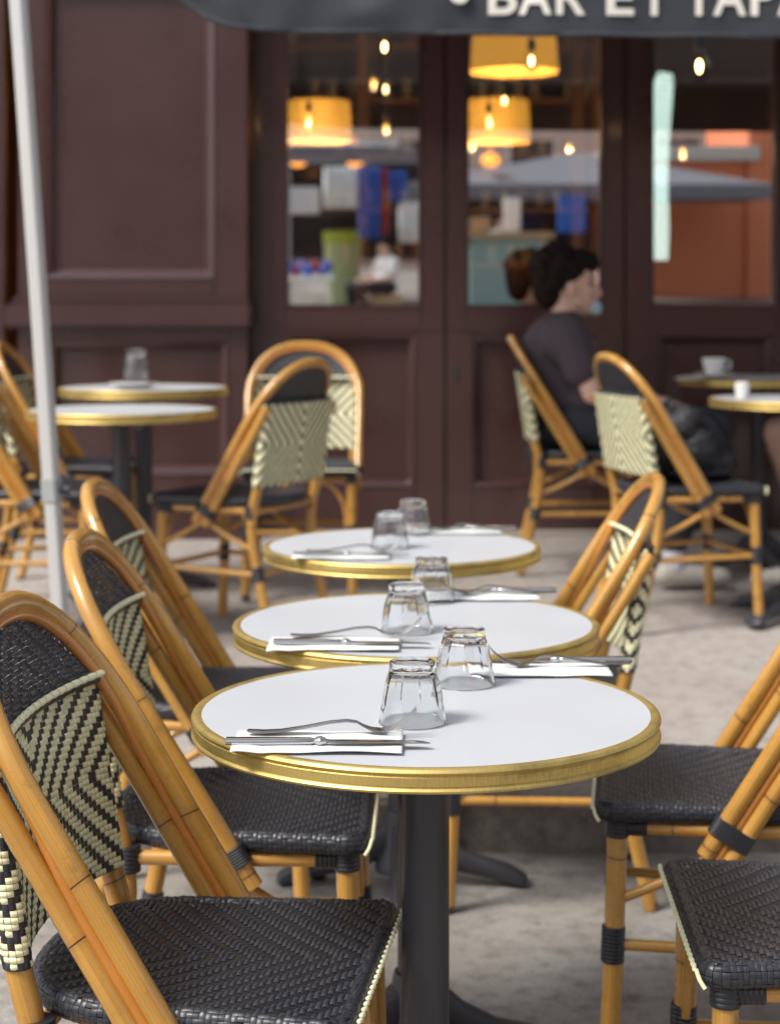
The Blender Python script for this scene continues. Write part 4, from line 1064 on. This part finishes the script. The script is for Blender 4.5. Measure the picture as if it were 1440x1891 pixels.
def parasol(x, y, hw, ze, za, label):
    g0 = rz_(y); t = tag(empty('market_parasol', (x, y, g0)), label, 'parasol', 'large slate parasols across the street'); ze -= g0; za -= g0
    mb = MB(); vs = [(-hw, -hw * .55, ze), (hw, -hw * .55, ze), (hw, hw * .55, ze), (-hw, hw * .55, ze), (0, 0, za)]
    vs += [(a, b, c - .22) for a, b, c in vs[:4]]
    mb.add(vs, [(0, 1, 4), (1, 2, 4), (2, 3, 4), (3, 0, 4), (0, 5, 6, 1), (1, 6, 7, 2), (2, 7, 8, 3), (3, 8, 5, 0)]); mb.build('canopy', 'slate_canopy', t, smooth=False)
    mb = MB(); mb.tube([(0, 0, 0), (0, 0, za)], .04, 10); mb.build('pole', 'cast_iron', t)
    for s in range(4):
        mb = MB(); mb.tube([(0, 0, za - .05), (hw * (1 if s % 2 else -1), hw * .55 * (1 if s > 1 else -1), ze - .02)], .015, 6); mb.build('rib', 'cast_iron', t)
parasol(2.9, -12.4, 2.75, 2.28, 2.82, 'large slate parasol across the street, mirrored in the middle and right glass')
parasol(-1.9, -12.4, 2.3, 2.85, 3.15, 'slate parasol over the market stall across the street')
def RP(px, py, y=-9.5):        # place for something that the glass mirrors at this photo pixel
    D = 15 + abs(y) ; tn = math.tan(R(2.4)); return Vector(((px - 720) * D / FPX, y, 1.26 - (D - 7.5) * tn + (564 - py) * D / FPX))
g13 = rz_(-9.5)
t = tag(empty('clothes_rail', (-.4, -9.5, g13)), 'market clothes rail across the street hung with white, blue and red cloth', 'clothes rail')
a = RP(600, 305); mb = MB(); zt_ = a.z - g13 + .05
mb.tube([(-1.0, 0, 0), (-1.0, 0, zt_), (1.0, 0, zt_), (1.0, 0, 0)], .02, 8); mb.build('rail_frame', 'steel', t)
for px0, px1, py0, py1, m_ in ((600, 662, 308, 384, 'cloth_white'), (664, 704, 308, 440, 'cloth_blue'), (706, 716, 312, 450, 'cloth_red'), (717, 750, 315, 372, 'cloth_blue'), (738, 778, 372, 448, 'cloth_white')):
    p0 = RP(px0, py0); p1 = RP(px1, py1); mb = MB(); vs = []; fs = []; n = 24
    for i in range(n + 1):
        x = p0.x + (p1.x - p0.x) * i / n + .4; yy = .05 * math.sin(i * 1.3)
        for z in (p0.z - g13, (p0.z + p1.z) / 2 - g13, p1.z - g13): vs.append((x, yy + .02, z))
    for i in range(n):
        for j in range(2): fs.append((i * 3 + j, i * 3 + j + 1, i * 3 + j + 4, i * 3 + j + 3))
    mb.add(vs, fs); o = mb.build('garment', m_, t); o.modifiers.new('t', 'SOLIDIFY').thickness = .02
c = RP(633, 520, -13); g13b = g13; g13 = rz_(-13); mb = MB(); hh = 95 * 28 / FPX
t = tag(empty('wheelie_bin', (c.x, -13, g13)), 'lime green bin across the street, mirrored in the left glass', 'bin')
mb.lathe([(.001, 0), (.25, 0), (.3, c.z - g13 + hh * .75), (.28, c.z - g13 + hh * .75), (.001, .2)], n=4 * 8); mb.build('bin_body', 'bin_pale', t)
mb = MB(); mb.lathe([(.31, c.z - g13 + hh * .75), (.32, c.z - g13 + hh * .98), (.2, c.z - g13 + hh), (.001, c.z - g13 + hh)], n=32); mb.build('lid', 'bin_lime', t); g13 = g13b
c = RP(565, 470); t = tag(empty('toy_table', (c.x, -9.4, g13)), 'low market table of purple and blue goods across the street', 'stall')
mb = MB(); mb.box(-.4, .4, -.3, .3, c.z - .35 - g13, c.z - .3 - g13, .01); mb.tube([(-.35, 0, 0), (-.35, 0, c.z - .33 - g13)], .02, 6); mb.tube([(.35, 0, 0), (.35, 0, c.z - .33 - g13)], .02, 6); mb.build('table_frame', 'cloth_white', t)
for k in range(8):
    mb = MB(); mb.ell((-.32 + .09 * k, .1 * math.sin(k * 2), c.z - .22 - g13 + .06 * (k % 2)), (.07, .09, .09)); mb.build('goods', ('purple_toys', 'cloth_blue', 'orange_lamp')[k % 3] if k % 3 != 2 else 'cloth_red', t)
for px in (550, 655, 905):
    c = RP(px, 296, -11.3); mb = MB(); mb.ell((0, 0, 0), (.14, .14, .1)); mb.tube([(0, 0, .09), (0, 0, .35)], .012, 6); o = mb.build('stall_lamp', 'orange_lamp'); o.location = c; tag(o, 'orange stall lamp hanging under the parasols across the street', 'lamp', 'orange stall lamps across the street')
c0 = RP(868, 440); c1 = RP(1010, 568)
t = tag(empty('market_counter', ((c0.x + c1.x) / 2, -9.5, g13)), 'pale green market counter with wooden top across the street', 'counter'); hw = (c1.x - c0.x) / 2
mb = MB(); mb.box(-hw, hw, -.5, 0, 0, c0.z - g13, .01); mb.build('counter_body', 'counter_green', t)
mb = MB(); mb.box(-hw - .1, hw + .1, -.6, .1, c0.z - g13 + .001, c0.z - g13 + .09, .01); mb.build('counter_top', 'counter_wood', t)
person(RP(940, 500).to_2d().to_3d() + Vector((0, -1.0, g13 + .35)), R(60), 'vendor in a pale shirt behind the market counter across the street', tee='cloth_white', mask=False)

for px0, px1, top, lb in ((520, 790, 285, 'dark panel added behind the clothes stall across the street'), (856, 1120, 330, 'dark panel added behind the food stall across the street')):  # dark panels added for depth so the mirrored goods stand out
    p0 = RP(px0, top, -14); p1 = RP(px1, top, -14); g14 = rz_(-14); zb = RP(px0, 478, -14).z - g14; mb = MB(); mb.box((p0.x - p1.x) / 2, (p1.x - p0.x) / 2, -.05, 0, zb, p0.z - g14, .01)
    for q in (p0.x - p1.x, p1.x - p0.x): mb.box(q / 2 - .04, q / 2 + .04, -.1, -.052, 0, p0.z - g14)
    mb.box((p0.x - p1.x) / 2, (p1.x - p0.x) / 2, -.1, -.052, zb, zb + .08); o = mb.build('stall_backdrop', 'dark_window_backdrop'); o.location = ((p0.x + p1.x) / 2, -13.95, g14)
    tag(o, lb, 'stall')
for px0, px1, py0, py1, m_, lb in ((528, 590, 345, 395, 'tag_white', 'pale folded cloths on a shelf of the clothes stall'), (868, 905, 400, 470, 'counter_wood', 'tan menu board at the food stall'), (1030, 1080, 360, 430, 'cloth_blue', 'blue crate stacked at the food stall'), (930, 960, 365, 430, 'cloth_white', 'white apron hung at the food stall')):
    p0 = RP(px0, py0, -10.2); p1 = RP(px1, py1, -10.2); mb = MB(); mb.box((p0.x - p1.x) / 2, (p1.x - p0.x) / 2, -.1, .1, 0, p0.z - p1.z, .02); o = mb.build('stall_goods', m_); o.location = ((p0.x + p1.x) / 2, -10.2, p1.z); tag(o, lb, 'market goods')
pp = RP(700, 500, -9.0); person((pp.x, pp.y, rz_(-9.0)), R(150), 'person in a white shirt seated before the clothes stall across the street', tee='cloth_white', mask=False)
mb = MB(); mb.box(-.22, .22, -.22, .22, 0, .44, .01); o = mb.build('wooden_crate', 'counter_wood'); o.location = (pp.x + .09, pp.y - .05, rz_(-9.0) + .001); tag(o, 'wooden crate used as a seat before the clothes stall across the street', 'crate')
